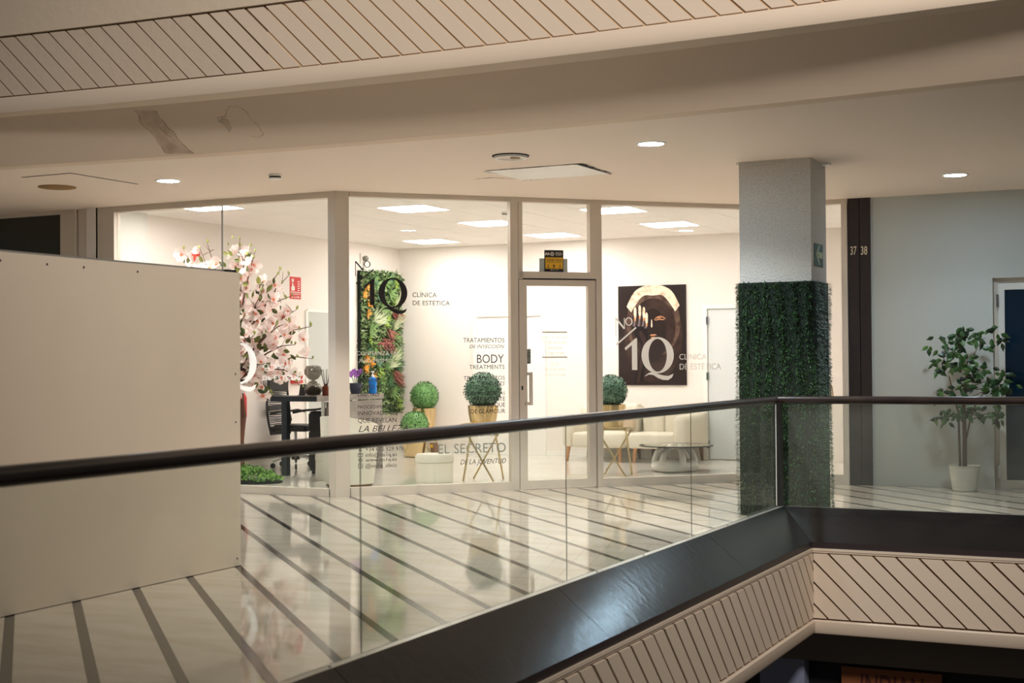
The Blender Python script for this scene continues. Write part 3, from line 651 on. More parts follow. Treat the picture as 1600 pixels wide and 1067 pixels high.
gp = M(); rr = random.Random(5)
def ragged(p, q, w0, w1, n, ax):
    for i in range(n):
        a, b = i/n, (i+1)/n; wa = w0+(w1-w0)*a
        wv = wa*rr.uniform(.35, 1.4); A = Vector(p).lerp(Vector(q), a); B = Vector(p).lerp(Vector(q), b); o_ = Vector(ax)*wv
        gp.poly([A, B, B+o_, A+o_])
z_ = H-.0075
ragged((-4.59, 10.67, z_), (-4.57, 11.37, z_), .05, .03, 26, (1, 0, 0)); ragged((-5.45, 10.675, z_), (-4.58, 10.665, z_), .006, .014, 24, (0, 1, 0))
ragged((-5.45, 10.68, z_), (-5.4, 10.85, z_), .02, .008, 6, (-1, 0, 0)); ragged((-5.42, 11.385, z_), (-5.05, 11.375, z_), .012, .004, 12, (0, 1, 0))
obj('edge_gap', gp, 'recess', t, kind='stuff')
t = thing('ceiling_crack', (-5.6, 11.2, H-.001), 'short dark crack in the ceiling left of the white hatch', 'crack')
gp = M(); ragged((-5.78, 11.12, H-.002), (-5.6, 11.1, H-.002), .012, .02, 6, (0, 1, 0)); ragged((-5.6, 11.1, H-.002), (-5.45, 11.3, H-.002), .02, .006, 8, (1, 0, 0)); obj('crack', gp, 'groove', t)
t = thing('access_hatch', (-8.87, 9.5, H), 'flush cream ceiling hatch with thin dark outline at left', 'access hatch')
obj('hatch_panel', M().box(-9.14, -8.6, 9.12, 9.93, H-.003, H-.0005), 'ceiling', t)
obj('edge_gap', M().box(-9.15, -8.59, 9.105, 9.12, H-.0035, H-.0005), 'recess', t); obj('edge_gap', M().box(-8.6, -8.588, 9.12, 9.95, H-.0035, H-.0005), 'recess', t)

# ================================================================== LETTERING ON THE GLASS
LT_BLACK = [("CLÍNICA", .745, .989, 1.901, .045, 0), ("DE ESTÉTICA", .747, 1.122, 1.824, .043, 0), ("REVOLUCIÓN", .192, .589, 1.47, .037, .3), ("DE LA BELLEZA", .192, .601, 1.411, .036, 0),
 ("BELLEZA", .197, .429, 1.157, .037, 0), ("& SALUD", .203, .416, 1.09, .034, 0), ("COMO UNA", .196, .501, 1.022, .037, 0), ("UNIDAD", .202, .409, .947, .033, 0), ("PROCEDIMIENTOS", .201, .588, .832, .03, 0),
 ("INNOVADORES", .201, .591, .77, .037, 0), ("QUE REVELAN", .201, .578, .697, .043, 0), ("LA BELLEZA", .206, .691, .61, .058, .35), ("+34 672 529 978", .274, .65, .425, .037, 0), ("info@no1q.es", .274, .582, .371, .037, 0),
 ("www.no1q.es", .273, .579, .325, .034, 0), ("@no1q_clinic", .273, .581, .267, .036, 0),
 ("TRATAMIENTOS", 1.255, 1.681, 1.462, .044, 0), ("DE INYECCIÓN", 1.318, 1.68, 1.405, .034, .3), ("BODY", 1.396, 1.675, 1.26, .082, 0), ("TREATMENTS", 1.316, 1.681, 1.2, .041, 0), ("TRATAMIENTOS", 1.257, 1.683, 1.093, .038, 0),
 ("FACIALES", 1.447, 1.684, 1.039, .037, .3), ("TÉCNICAS SECRETAS", 1.243, 1.683, .945, .032, 0), ("PARA DARTE", 1.358, 1.685, .885, .041, 0), ("UN TOQUE", 1.399, 1.685, .826, .043, 0), ("DE GLAMOUR", 1.327, 1.684, .765, .041, 0),
 ("MEDICINA ESTÉTICA:", .96, 1.616, .541, .037, 0), ("DE LA JUVENTUD", 1.218, 1.691, .27, .047, .3)]
DG = .007
def letter(par, F, row, mt):
    s, a, b, z, c, sh = row; mb = M(); ftext(mb, F, s, a, b, z, c, DG, sh, off=0); return obj('lettering', mb, mt, par)
for r in LT_BLACK: letter(w3, FA, r, 'vinylblack')
letter(w3, FA, ("EL SECRETO", .995, 1.688, .38, .091, 0), 'vinylgrey')
for r in (("CONFIANZA EN", .192, .594, 1.343, .035, 0), ("UNO MISMO", .191, .543, 1.273, .034, 0)): letter(w3, FA, r, 'vinylwhite')
def annulus(mb, F, cx_, cz_, ro, ri, d, rx=1.0, rxi=None, n=40):
    rxi = rx if rxi is None else rxi
    vs = [P(F, cx_+ro*rx*math.cos(2*PI*i/n), cz_+ro*math.sin(2*PI*i/n), d) for i in range(n)]+[P(F, cx_+ri*rxi*math.cos(2*PI*i/n), cz_+ri*math.sin(2*PI*i/n), d) for i in range(n)]
    mb.add(vs, [(i, (i+1) % n, n+(i+1) % n, n+i) for i in range(n)])
def stroke(mb, F, a, b, w, d):
    a, b = Vector(a), Vector(b); t = (b-a).normalized(); q = Vector((-t.y, t.x))*w/2
    fpoly(mb, F, [a-q, b-q, b+q, a+q], d)
def logo(par, F, s, z, k, mt, d=DG):
    mb = M(); T = lambda pts: [(s+x*k, z+y*k) for x, y in pts]
    pp = lambda x, y: (s+x*k, z+y*k)
    stroke(mb, F, pp(-.366, .157), pp(-.366, .301), .007*k, d); stroke(mb, F, pp(-.366, .298), pp(-.291, .214), .014*k, d); stroke(mb, F, pp(-.291, .212), pp(-.291, .3), .006*k, d)
    annulus(mb, F, *pp(-.252, .272), .033*k, .027*k, d, 1.0, .85, 24); stroke(mb, F, pp(-.362, .086), pp(-.189, .224), .012*k, d)
    fpoly(mb, F, T([(-.227, -.118), (-.181, -.118), (-.181, .137), (-.195, .137), (-.29, .06), (-.283, .04), (-.227, .083)]), d)
    annulus(mb, F, s, z, .146*k, .133*k, d, .98, .61, 48)
    fpoly(mb, F, T([(-.12, -.172), (-.085, -.145), (-.05, -.134), (-.01, -.14), (-.01, -.17), (-.05, -.158), (-.08, -.155)]), d)
    fpoly(mb, F, T([(-.03, -.14), (.02, -.158), (.06, -.166), (.095, -.168), (.14, -.15), (.125, -.182), (.09, -.202), (.045, -.2), (0, -.184), (-.03, -.166)]), d)
    return obj('logo', mb, mt, par, label='large clinic logo of a 1 and a Q on the glass')
logo(w3, FA, .551, 1.94, 1, 'vinylblack'); logo(w5, FA, 3.343, 1.327, 1.27, 'vinylwhite')
for r in (("CLINICA", 3.588, 3.899, 1.281, .057, 0), ("DE ESTÉTICA", 3.591, 4.066, 1.178, .06, 0)): letter(w5, FA, r, 'vinylwhite')
logo(w1, FL, -8.469, 1.273, 1.376, 'vinylbright')
for r in (("CLÍNICA", -8.202, -7.886, 1.219, .044, 0), ("DE ESTÉTICA", -8.202, -7.686, 1.107, .045, 0)): letter(w1, FL, r, 'vinylbright')
for r in (("Lunes a Viernes", 2.068, 2.353, 1.501, .027, 0), ("10:00 a 20:00", 2.088, 2.337, 1.447, .027, 0), ("Sábados", 2.135, 2.29, 1.394, .027, 0), ("11:00-17:00", 2.112, 2.311, 1.338, .027, 0), ("@no1q_clinic", 2.102, 2.323, 1.18, .025, 0), ("www.no1q.es", 2.101, 2.325, 1.127, .022, 0)): letter(dr, FA, r, 'vinylpale')
b_ = M(); fbox(b_, FA, 2.079, 2.347, 1.556, 1.57, .005, .007); fbox(b_, FA, 2.079, 2.347, 1.305, 1.319, .005, .007); obj('lettering', b_, 'vinylpale', dr, label='two pale rules framing the opening hours')
b_ = M(); annulus(b_, FA, 2.19, 1.245, .013, .009, DG, n=16); annulus(b_, FA, 2.235, 1.245, .013, .009, DG, n=16); obj('icon', b_, 'vinylpale', dr)
b_ = M()        # contact icons: phone, envelope, globe, camera outline
annulus(b_, FA, .222, .442, .012, .008, DG, n=14); fpoly(b_, FA, [(.205, .428), (.24, .428), (.24, .433), (.205, .433)], DG)
for q in (((.2, .374), (.246, .374)), ((.2, .404), (.246, .404)), ((.2, .374), (.2, .404)), ((.246, .374), (.246, .404)), ((.2, .404), (.223, .388)), ((.223, .388), (.246, .404))): stroke(b_, FA, q[0], q[1], .004, DG)
annulus(b_, FA, .223, .342, .021, .017, DG, n=18); annulus(b_, FA, .223, .342, .02, .017, DG, .5, .4, 14); stroke(b_, FA, (.203, .342), (.243, .342), .004, DG)
for q in (((.203, .266), (.243, .266)), ((.203, .306), (.243, .306)), ((.203, .266), (.203, .306)), ((.243, .266), (.243, .306))): stroke(b_, FA, q[0], q[1], .005, DG)
annulus(b_, FA, .223, .286, .01, .006, DG, n=14)
obj('icon', b_, 'vinylblack', w3, label='column of small contact icons')

# ---- alarm sign over the door, keypad
t = thing('alarm_sign', P(FA, 2.2, 2.165, .02), 'black and yellow alarm notice over the entrance door', 'sign')
obj('back_plate', fbox(M(), FA, 2.053, 2.354, 2.167, 2.3, .008, .014), 'plate', t)
sp_ = obj('sign_plate', fbox(M(), FA, 2.106, 2.307, 2.166, 2.383, .014, .022), 'signblack', t)
obj('yellow_field', fbox(M(), FA, 2.114, 2.299, 2.196, 2.311, .022, .024), 'yellow', sp_)
a = M(); ftext(a, FA, 'CONECTADA', 2.126, 2.288, 2.273, .02, .025, off=.015); ftext(a, FA, 'CON AVISO A POLICÍA', 2.126, 2.288, 2.257, .009, .025, off=.01)
annulus(a, FA, 2.142, 2.233, .006, .0, .025, n=10); stroke(a, FA, (2.142, 2.218), (2.142, 2.229), .006, .025); fbox(a, FA, 2.195, 2.215, 2.22, 2.237, .024, .0245); annulus(a, FA, 2.27, 2.23, .008, .004, .025, n=10)
for x in (2.142, 2.206, 2.27): stroke(a, FA, (x-.018, 2.21), (x+.018, 2.21), .004, .025); stroke(a, FA, (x-.014, 2.203), (x+.014, 2.203), .003, .025)
obj('black_print', a, 'signblack', sp_, kind='stuff')
a = M()
for p, q in (((2.113, 2.33), (2.122, 2.358)), ((2.122, 2.358), (2.135, 2.333)), ((2.135, 2.333), (2.149, 2.358)), ((2.149, 2.358), (2.156, 2.333))): stroke(a, FA, p, q, .009, .024)
annulus(a, FA, 2.187, 2.345, .02, .013, .024, n=20); annulus(a, FA, 2.187, 2.345, .009, .006, .024, n=16)
ftext(a, FA, 'MOVISTAR', 2.222, 2.285, 2.352, .01, .024, off=.01); ftext(a, FA, 'PROSEGUR', 2.222, 2.295, 2.339, .01, .024, off=.01); ftext(a, FA, 'ALARMAS', 2.222, 2.28, 2.327, .008, .024)
ftext(a, FA, '900 90 10 10', 2.165, 2.25, 2.18, .009, .024, off=.01)
obj('white_print', a, 'signwhite', sp_, kind='stuff')
t = thing('keypad', P(FA, 1.92, 1.25, .02), 'small grey notice with black squares on the door glass', 'notice')
obj('plate', fbox(M(), FA, 1.912, 1.955, 1.25, 1.395, .006, .012), mat('notice_grey', (128, 138, 128), .5), t)
a = M()
for i, z in enumerate((1.355, 1.335, 1.315)):
    for x in (1.92, 1.938): fbox(a, FA, x, x+.01, z, z+.01, .012, .013)
fbox(a, FA, 1.914, 1.935, 1.252, 1.262, .012, .013); obj('black_print', a, 'signblack', t, kind='stuff')

# ================================================================== INSIDE THE CLINIC
# poster
t = thing('poster', (-6.42, 17.39, .95), 'large dark portrait poster with a raised hand on back wall', 'poster')
X0, X1, Z0, Z1 = -6.885, -5.945, .955, 2.262
obj('panel', M().box(X0, X1, 17.375, 17.396, Z0, Z1), 'signblack', t)
def up_(pts, d): return [(X0+u*(X1-X0), 17.375-d, Z0+v*(Z1-Z0)) for u, v in pts]
pr = M()
def lay(mi, pts, d): pr.cur = mi; pr.poly(up_(pts, d))
lay(0, [(0, 0), (1, 0), (1, 1), (0, 1)], .0005)
def ell(cu, cv, a, b, rot=0, n=28): return [(cu+a*math.cos(q)*math.cos(rot)-b*math.sin(q)*math.sin(rot), cv+a*math.cos(q)*math.sin(rot)*.72+b*math.sin(q)*math.cos(rot)) for q in [2*PI*i/n for i in range(n)]]
lay(6, ell(.52, .5, .43, .47), .001)
for k_, (mi, d_) in enumerate(((1, .0012), (6, .0016))):
    lay(mi, ell(.52, .62-.04*k_, .4-.07*k_, .34-.05*k_), d_)
outer = [(.52+.42*math.cos(q), .66+.36*math.sin(q)+.006*math.sin(9*q)) for q in [PI*(.12+.76*i/20) for i in range(21)]]
inner = [(.52+.34*math.cos(q), .64+.27*math.sin(q)+.012*math.sin(7*q)) for q in [PI*(.9-.8*i/20) for i in range(21)]]
lay(2, [(u, min(v, 1)) for u, v in outer+inner], .002)
lay(0, ell(.52, .5, .19, .27), .0022)
for i, (u, v0, v1) in enumerate(((.255, .62, .785), (.325, .62, .805), (.385, .62, .785), (.425, .6, .73))):
    lay(2, [(u-.02, v1-.08), (u-.019, v1-.025), (u-.01, v1-.004), (u, v1), (u+.01, v1-.004), (u+.019, v1-.025), (u+.02, v1-.08), (u+.013, v1-.11), (u-.011, v1-.11)], .0035)
    lay(4, [(u-.016, v1-.1), (u+.016, v1-.1), (u+.01, v1-.14), (u-.014, v1-.14)], .0032)
    lay(3, [(u-.035, v0-.03), (u-.014, v1-.13), (u+.01, v1-.13), (u-.002, v0-.03)], .003)
lay(5, [(.23, .02), (.29, .2), (.34, .4), (.25, .5), (.2, .6), (.43, .58), (.45, .46), (.42, .3), (.37, .05)], .0026)
lay(6, [(.27, .03), (.31, .2), (.37, .42), (.3, .52), (.34, .55), (.41, .48), (.37, .25), (.31, .03)], .0028)
for q in (((.54, .655), (.57, .677)), ((.57, .677), (.62, .69)), ((.62, .69), (.67, .68)), ((.67, .68), (.7, .663)), ((.55, .65), (.61, .658)), ((.61, .658), (.68, .655)), ((.58, .672), (.64, .674))):
    (ua, va), (ub, vb) = q; lay(4, [(ua, va-.005), (ub, vb-.005), (ub, vb+.004), (ua, va+.004)], .003)
lay(2, [(.488, .59), (.494, .65), (.5, .66), (.505, .65), (.51, .59), (.5, .575)], .003)
lay(4, [(.47, .498), (.5, .512), (.52, .506), (.54, .513), (.575, .5), (.54, .496), (.52, .494), (.5, .494)], .003); lay(4, [(.48, .478), (.52, .484), (.565, .479), (.54, .466), (.5, .465)], .003)
obj('print', pr, ['pd', 'pb', 'pc', 'pm', 'po', 'pbl', 'pbm'], t)
# fire signs
FLW = (Vector((-10.25, 0, 0)), Vector((0, 1, 0)), Vector((1, 0, 0)))
t = thing('fire_alarm_sign', (-10.24, 14.8, 2.2), 'red fire alarm sign with white hand high on the left wall', 'sign')
obj('sign_plate', fbox(M(), FLW, 14.69, 14.93, 2.085, 2.365, 0, .005), 'red', t)
a = M(); fpoly(a, FLW, [(14.72, 2.19), (14.79, 2.19), (14.795, 2.235), (14.765, 2.26), (14.755, 2.29), (14.735, 2.29), (14.735, 2.25), (14.715, 2.235)], .007)
fbox(a, FLW, 14.73, 14.77, 2.3, 2.34, .005, .007)
for i in range(5): fpoly(a, FLW, [(14.85+.01*(i % 2), 2.185+i*.028), (14.9, 2.195+i*.028), (14.905, 2.205+i*.028), (14.86, 2.2+i*.028)], .007)
fbox(a, FLW, 14.7, 14.92, 2.168, 2.176, .005, .007); ftext(a, FLW, 'PULSADOR', 14.71, 14.91, 2.138, .022, .007, off=.005); ftext(a, FLW, 'DE ALARMA', 14.71, 14.91, 2.1, .022, .007, off=.005)
obj('white_print', a, 'signwhite', t, kind='stuff')
t = thing('call_point', (-10.23, 14.8, 1.08), 'small red fire call point on the left wall behind the chair', 'call point')
obj('box', fbox(M(), FLW, 14.7, 14.9, 1.02, 1.12, 0, .05), 'red', t); obj('press_plate', fbox(M(), FLW, 14.76, 14.84, 1.04, 1.1, .05, .055), 'signwhite', t)
t = thing('fire_extinguisher', (-10.17, 13.57, .62), 'red fire extinguisher hung on the left wall behind the trunk', 'extinguisher')
obj('cylinder', M().lathe([(.0, .0), (.06, .0), (.07, .03), (.07, .25), (.05, .3), (.02, .32), (0, .32)], (-10.17, 13.57, .62), 16), 'red', t); obj('valve', M().box(-10.19, -10.15, 13.54, 13.63, .93, .97), 'blk', t); obj('bracket', M().box(-10.25, -10.2, 13.54, 13.6, .7, .86), 'blk', t)
t = thing('dome_sensor', (-10.22, 16.42, 2.7), 'small grey dome camera on the left wall near the corner', 'camera')
obj('mount', fbox(M(), FLW, 16.34, 16.48, 2.63, 2.77, 0, .02), 'storewall', t); obj('dome', M().sphere((-10.2, 16.42, 2.7), .04, 14, 8), 'vinylgrey', t)
# vertical garden
t = thing('vertical_garden', (-10.24, 16.8, .6), 'tall green wall panel of mixed artificial plants by the corner', 'plant wall')
gy0, gy1, gz0, gz1 = 16.27, 17.33, .58, 2.53
obj('backing', M().box(-10.245, -10.2, gy0, gy1, gz0, gz1), 'turfback', t)
mb = M(); rg = random.Random(11)
for i in range(5200):
    y, z = rg.uniform(gy0-.02, gy1+.02), rg.uniform(gz0-.02, gz1+.02)
    mb.leaf((-10.19, y, z), (rg.uniform(.3, 1), rg.uniform(-1, 1), rg.uniform(-1, 1)), (1, rg.uniform(-.5, .5), rg.uniform(-.5, .5)), rg.uniform(.03, .075), rg.uniform(.014, .03))
obj('foliage', mb, 'garden', t, kind='stuff')
def tuft(name, y, z, mt, n, L, w, spread, droop=0, dirn=None, r=None):
    mb = M(); rg = random.Random(int(y*1000+z*77))
    for i in range(n):
        a = rg.uniform(0, 2*PI) if dirn is None else dirn+rg.uniform(-spread, spread)
        dv = Vector((.5, math.cos(a), math.sin(a)-droop)); mb.leaf((-10.18+rg.uniform(-.02, .02), y+rg.uniform(-.02, .02), z+rg.uniform(-.02, .02)), dv, (1, 0, .2), L*rg.uniform(.6, 1.1), w)
    return obj(name, mb, mt, t)
for y, z in ((16.4, 2.3), (16.32, 2.2), (16.45, 2.1), (16.5, 2.2), (16.42, 1.95), (16.36, 1.32), (16.33, 1.2), (16.5, 1.28), (16.55, 1.1)): tuft('orange_flower', y, z, 'gorange', 26, .09, .02, PI)
for y, z in ((16.95, 1.75), (16.8, 1.62), (16.68, 1.58), (16.9, 1.58), (17.08, 1.15), (17.1, 2.0), (17.15, 1.08)): tuft('red_spike_tuft', y, z, 'gred', 14, .24, .022, .8, 0, -1.0)
for y, z in ((16.6, 2.35), (16.85, 2.4), (17.0, 2.25), (16.8, 2.05), (17.1, 1.6), (16.9, 1.25), (16.6, 1.5), (16.75, .98), (17.05, .85), (17.15, 1.4), (16.5, 1.75)): tuft('fern', y, z, 'gfern', 40, .17, .018, PI)
for y, z in ((17.15, 2.4), (16.9, 1.85), (16.7, 1.15), (17.2, .7), (16.45, 1.6), (17.1, 2.15)): tuft('lime_plant', y, z, 'glime', 34, .11, .022, PI)
for y, z in ((16.55, 1.85), (17.15, 2.05), (17.05, 1.3), (17.1, 1.72), (16.65, 1.8), (16.95, 1.2), (17.2, 1.82)): tuft('variegated_tuft', y, z, 'gwhite', 20, .24, .016, .9, 0, rg.uniform(.5, 2.5))
for y, z in ((16.75, 1.4), (17.2, 1.25), (16.4, 1.45), (16.95, 1.02), (16.55, 2.38), (17.25, .95), (17.0, 1.5)): tuft('deep_green_plant', y, z, 'gdeep', 34, .13, .024, PI)
for y, z in ((16.7, 2.2), (16.65, 1.3), (17.0, 2.45), (16.9, 1.4)): tuft('blue_green_plant', y, z, 'gblue', 32, .13, .02, PI)
# desk
dk = thing('reception_desk', (-9.15, 13.9, 0), 'grey concrete look reception desk with dark steel leg', 'desk')
obj('worktop', M().box(-9.47, -8.85, 13.2, 14.64, .84, .9), 'desk', dk)
obj('end_trim', M().box(-9.475, -8.85, 13.192, 13.2, .84, .9), 'steel', dk)
obj('leg', M().box(-9.345, -9.275, 13.22, 13.29, 0, .84), 'steel', dk); obj('leg', M().box(-9.36, -9.27, 14.5, 14.59, 0, .84), 'steel', dk)
obj('leg', M().box(-8.9, -8.865, 13.36, 13.395, 0, .84), 'chrome', dk)
obj('front_panel', M().box(-8.875, -8.83, 13.42, 14.57, .005, .83), 'desk', dk)
FDK = (Vector((-8.83, 0, 0)), Vector((0, 1, 0)), Vector((1, 0, 0)))
a = M(); ftext(a, FDK, 'No', 13.46, 13.68, .68, .15, .004, off=0); obj('lettering', a, 'signwhite', dk, label='white letters on the desk front')
t = thing('drawer_pedestal', (-9.05, 13.75, 0), 'black drawer pedestal under the reception desk', 'drawers')
obj('body', M().rbox(-9.2, -8.9, 13.55, 13.95, 0.03, .72, .03), 'black', t)
for i in range(3): obj('drawer', M().box(-9.19, -8.91, 13.535, 13.55, .08+i*.21, .27+i*.21), 'black', t)
for x, y in ((-9.17, 13.6), (-8.93, 13.6), (-9.17, 13.9), (-8.93, 13.9)): obj('foot', M().lathe([(.02, 0), (.02, .03)], (x, y, 0), 10), 'black', t)
t = thing('hourglass', (-9.1, 13.5, .9), 'big smoked glass hourglass standing on the reception desk', 'hourglass')
prof = [(.03, 0), (.08, .01), (.105, .06), (.1, .1), (.06, .155), (.018, .175)]
lb_ = obj('lower_bulb', M().lathe(prof, (-9.1, 13.5, .9), 20), 'smoke', t)
obj('upper_bulb', M().lathe([(r, .35-z) for r, z in prof][::-1], (-9.1, 13.5, .9), 20), 'smoke', t)
obj('sand', M().lathe([(.028, .008), (.075, .018), (.098, .06), (.07, .085), (0, .12)], (-9.1, 13.5, .9), 20), 'sand', lb_)
t = thing('reed_diffuser', (-8.93, 13.5, .9), 'amber reed diffuser bottle on the desk beside the hourglass', 'diffuser')
obj('bottle', M().lathe([(.038, 0), (.042, .005), (.042, .095), (.036, .11), (.018, .118), (.018, .135)], (-8.93, 13.5, .9), 18), 'amber', t)
for i in range(9):
    a_ = 2*PI*i/9; obj('reed', M().tube([(-8.93, 13.5, .93), (-8.93+.06*math.cos(a_), 13.5+.06*math.sin(a_), 1.2)], .0028, 5), 'black', t)
t = thing('card_stand', (-9.25, 13.52, .9), 'small black card stand left of the hourglass', 'stand')
obj('panel', M().hexa([(-9.3, 13.5, .906), (-9.215, 13.5, .906), (-9.215, 13.512, .906), (-9.3, 13.512, .906), (-9.3, 13.53, 1.03), (-9.215, 13.53, 1.03), (-9.215, 13.542, 1.03), (-9.3, 13.542, 1.03)]), 'black', t); obj('foot', M().box(-9.3, -9.215, 13.47, 13.56, .9, .906), 'black', t)
t = thing('orchid_vase', (-9.1, 14.4, .9), 'slate grey vase with purple orchid on the far end of desk', 'vase')
obj('vase', M().lathe([(.05, 0), (.06, .01), (.085, .13), (.075, .13), (.05, .02), (0, .02)], (-9.1, 14.4, .9), 20), 'vase', t)
a = M()
for i in range(5): a.tube([(-9.1, 14.4, .95), (-9.1+.03*i-.06, 14.42, 1.1), (-9.12+.04*i-.06, 14.44, 1.18)], .004, 5)
obj('stem', a, 'gdeep', t)
for i in range(6):
    a = M()
    for k in range(5): a.leaf((-9.18+.028*i, 14.42, 1.13+.02*(i % 3)), (math.cos(k*1.256), -.3, math.sin(k*1.256)), (0, 1, 0), .045, .035)
    obj('blossom', a, 'purple', t)
t = thing('pump_bottle', (-8.92, 14.5, .9), 'bright blue pump bottle on the far end of desk', 'bottle')
obj('bottle', M().lathe([(.048, 0), (.05, .01), (.05, .18), (.03, .2), (.015, .205)], (-8.92, 14.5, .9), 18), 'bluebottle', t); obj('pump', M().lathe([(.016, .205), (.016, .235), (.006, .24), (.006, .26), (.02, .262), (.02, .272), (0, .273)], (-8.92, 14.5, .9), 12), 'white', t)
# office chair
oc = thing('office_chair', (-9.9, 14.3, 0), 'black mesh swivel office chair behind the reception desk', 'chair')
cxx, cyy = -9.9, 14.3
obj('seat', M().rbox(-10.08, -9.6, 14.07, 14.53, .45, .53, .03), 'black', oc)
def bk(z): return -10.12-.05*math.sin((z-.42)*3.2)+.02*(z-.4)
a = M()
for sgn in (-1, 1): a.tube([(bk(.42+i*.075), cyy+sgn*(.2+.035*math.sin(i*.45)), .42+i*.075) for i in range(10)], .014, 6)
a.tube([(bk(1.1), cyy-.2, 1.095), (bk(1.1)-.02, cyy, 1.12), (bk(1.1), cyy+.2, 1.095)], .014, 6); a.tube([(bk(.42), cyy-.2, .42), (bk(.42)-.02, cyy, .42), (bk(.42), cyy+.2, .42)], .02, 6)
obj('back_frame', a, 'black', oc)
a = M()
for i in range(20):
    z = .5+i*.025; a.tube([(bk(z), cyy-.21, z), (bk(z)-.03, cyy, z+.012*math.sin(i)), (bk(z), cyy+.21, z)], .0055, 4)
obj('back_mesh', a, 'mesh', oc)
a = M()
for z0_, z1_ in ((.93, 1.09), (.41, .5), (.7, .76)):
    a.hexa([(bk(z0_)-.02, cyy-.2, z0_), (bk(z0_)+.01, cyy-.2, z0_), (bk(z0_)+.01, cyy+.2, z0_), (bk(z0_)-.02, cyy+.2, z0_), (bk(z1_)-.02, cyy-.2, z1_), (bk(z1_)+.01, cyy-.2, z1_), (bk(z1_)+.01, cyy+.2, z1_), (bk(z1_)-.02, cyy+.2, z1_)])
obj('back_pad', a, 'black', oc)
for sgn in (-1, 1):
    y = cyy+sgn*.27
    obj('armrest', M().tube([(-9.9, y-sgn*.04, .47), (-9.78, y, .6), (-9.8, y, .7), (-9.68, y, .715), (-9.58, y, .7)], .016, 6).tube([(-9.8, y, .7), (-9.95, y, .69), (-10.1, y-sgn*.04, .66)], .016, 6), 'black', oc)
obj('gas_column', M().lathe([(.03, .12), (.03, .3), (.02, .3), (.02, .46)], (cxx, cyy, 0), 12), 'chrome', oc)
obj('star_base', M().lathe([(.05, .1), (.055, .13), (.05, .17)], (cxx, cyy, 0), 12), 'black', oc)
for i in range(5):
    a_ = 2*PI*i/5+.3; ex, ey = cxx+.29*math.cos(a_), cyy+.29*math.sin(a_)
    ba_ = obj('base_arm', M().tube([(cxx, cyy, .145), (cxx+.16*math.cos(a_), cyy+.16*math.sin(a_), .135), (ex, ey, .085)], [.024, .02, .014], 6), 'chrome', oc)
    obj('caster', M().lathe([(0, -.012), (.03, -.012), (.034, 0), (.03, .012), (0, .012)], (0, 0, 0), 12), 'black', ba_, local=True).location = Vector((ex, ey, .034))-oc.location
    ba_.children[0].rotation_euler = (PI/2, 0, a_)
# tub chair and stools
def tub(c, lab, th0):
    t = thing('tub_chair', c, lab, 'chair')
    n = 40; prof = [.0, .06, .3, .6, 1.0]
    vo, vi = [], []
    for i in range(n+1):
        th = th0-2.15+4.3*i/n; dth = th-th0
        top = .63+.10*math.cos(dth*.75)
        for f in prof:
            z = .03+f*(top-.03); ro = .25+.05*f+.012*math.sin(f*PI)
            vo.append((c[0]+ro*math.cos(th), c[1]+ro*math.sin(th), z)); vi.append((c[0]+(ro-.05)*math.cos(th), c[1]+(ro-.05)*math.sin(th), z))
    k = len(prof); mb = M(); N = len(vo); fs = []
    for i in range(n):
        for j in range(k-1):
            a_, b_, c_, d_ = i*k+j, (i+1)*k+j, (i+1)*k+j+1, i*k+j+1; fs += [(a_, b_, c_, d_), (N+d_, N+c_, N+b_, N+a_)]
        fs += [(i*k+k-1, (i+1)*k+k-1, N+(i+1)*k+k-1, N+i*k+k-1), (N+i*k, N+(i+1)*k, (i+1)*k, i*k)]
    for i in (0, n):
        for j in range(k-1): fs.append((i*k+j, i*k+j+1, N+i*k+j+1, N+i*k+j))
    mb.add(vo+vi, fs); mb.smooth = True
    obj('shell', mb, 'whitelea', t)
    obj('seat', M().lathe([(.2, .03), (.225, .05), (.235, .3), (.22, .34), (.1, .355), (0, .357)], c, 28), 'whitelea', t)
    obj('base', M().lathe([(.22, 0), (.24, .01), (.24, .03)], c, 28), 'darkwood', t)
tub((-7.89, 12.36, 0), 'white tub armchair seen from behind at the corner post', math.radians(-100))
def stool(c, r, h, lab):
    t = thing('storage_stool', c, lab, 'stool')
    obj('body', M().lathe([(r*.96, 0), (r, .015), (r, h-.1), (r*.97, h-.095)], c, 30), 'whitelea', t)
    obj('lid', M().lathe([(r*.97, h-.093), (r*1.03, h-.085), (r*1.03, h-.03), (r*.95, h-.005), (r*.6, h), (0, h)], c, 30), 'whitelea', t)
stool((-7.3, 13.1, 0), .2, .305, 'round white storage stool in front of the gold planters')
stool((-8.5, 12.95, 0), .17, .3, 'round white storage stool between desk and tub chair')
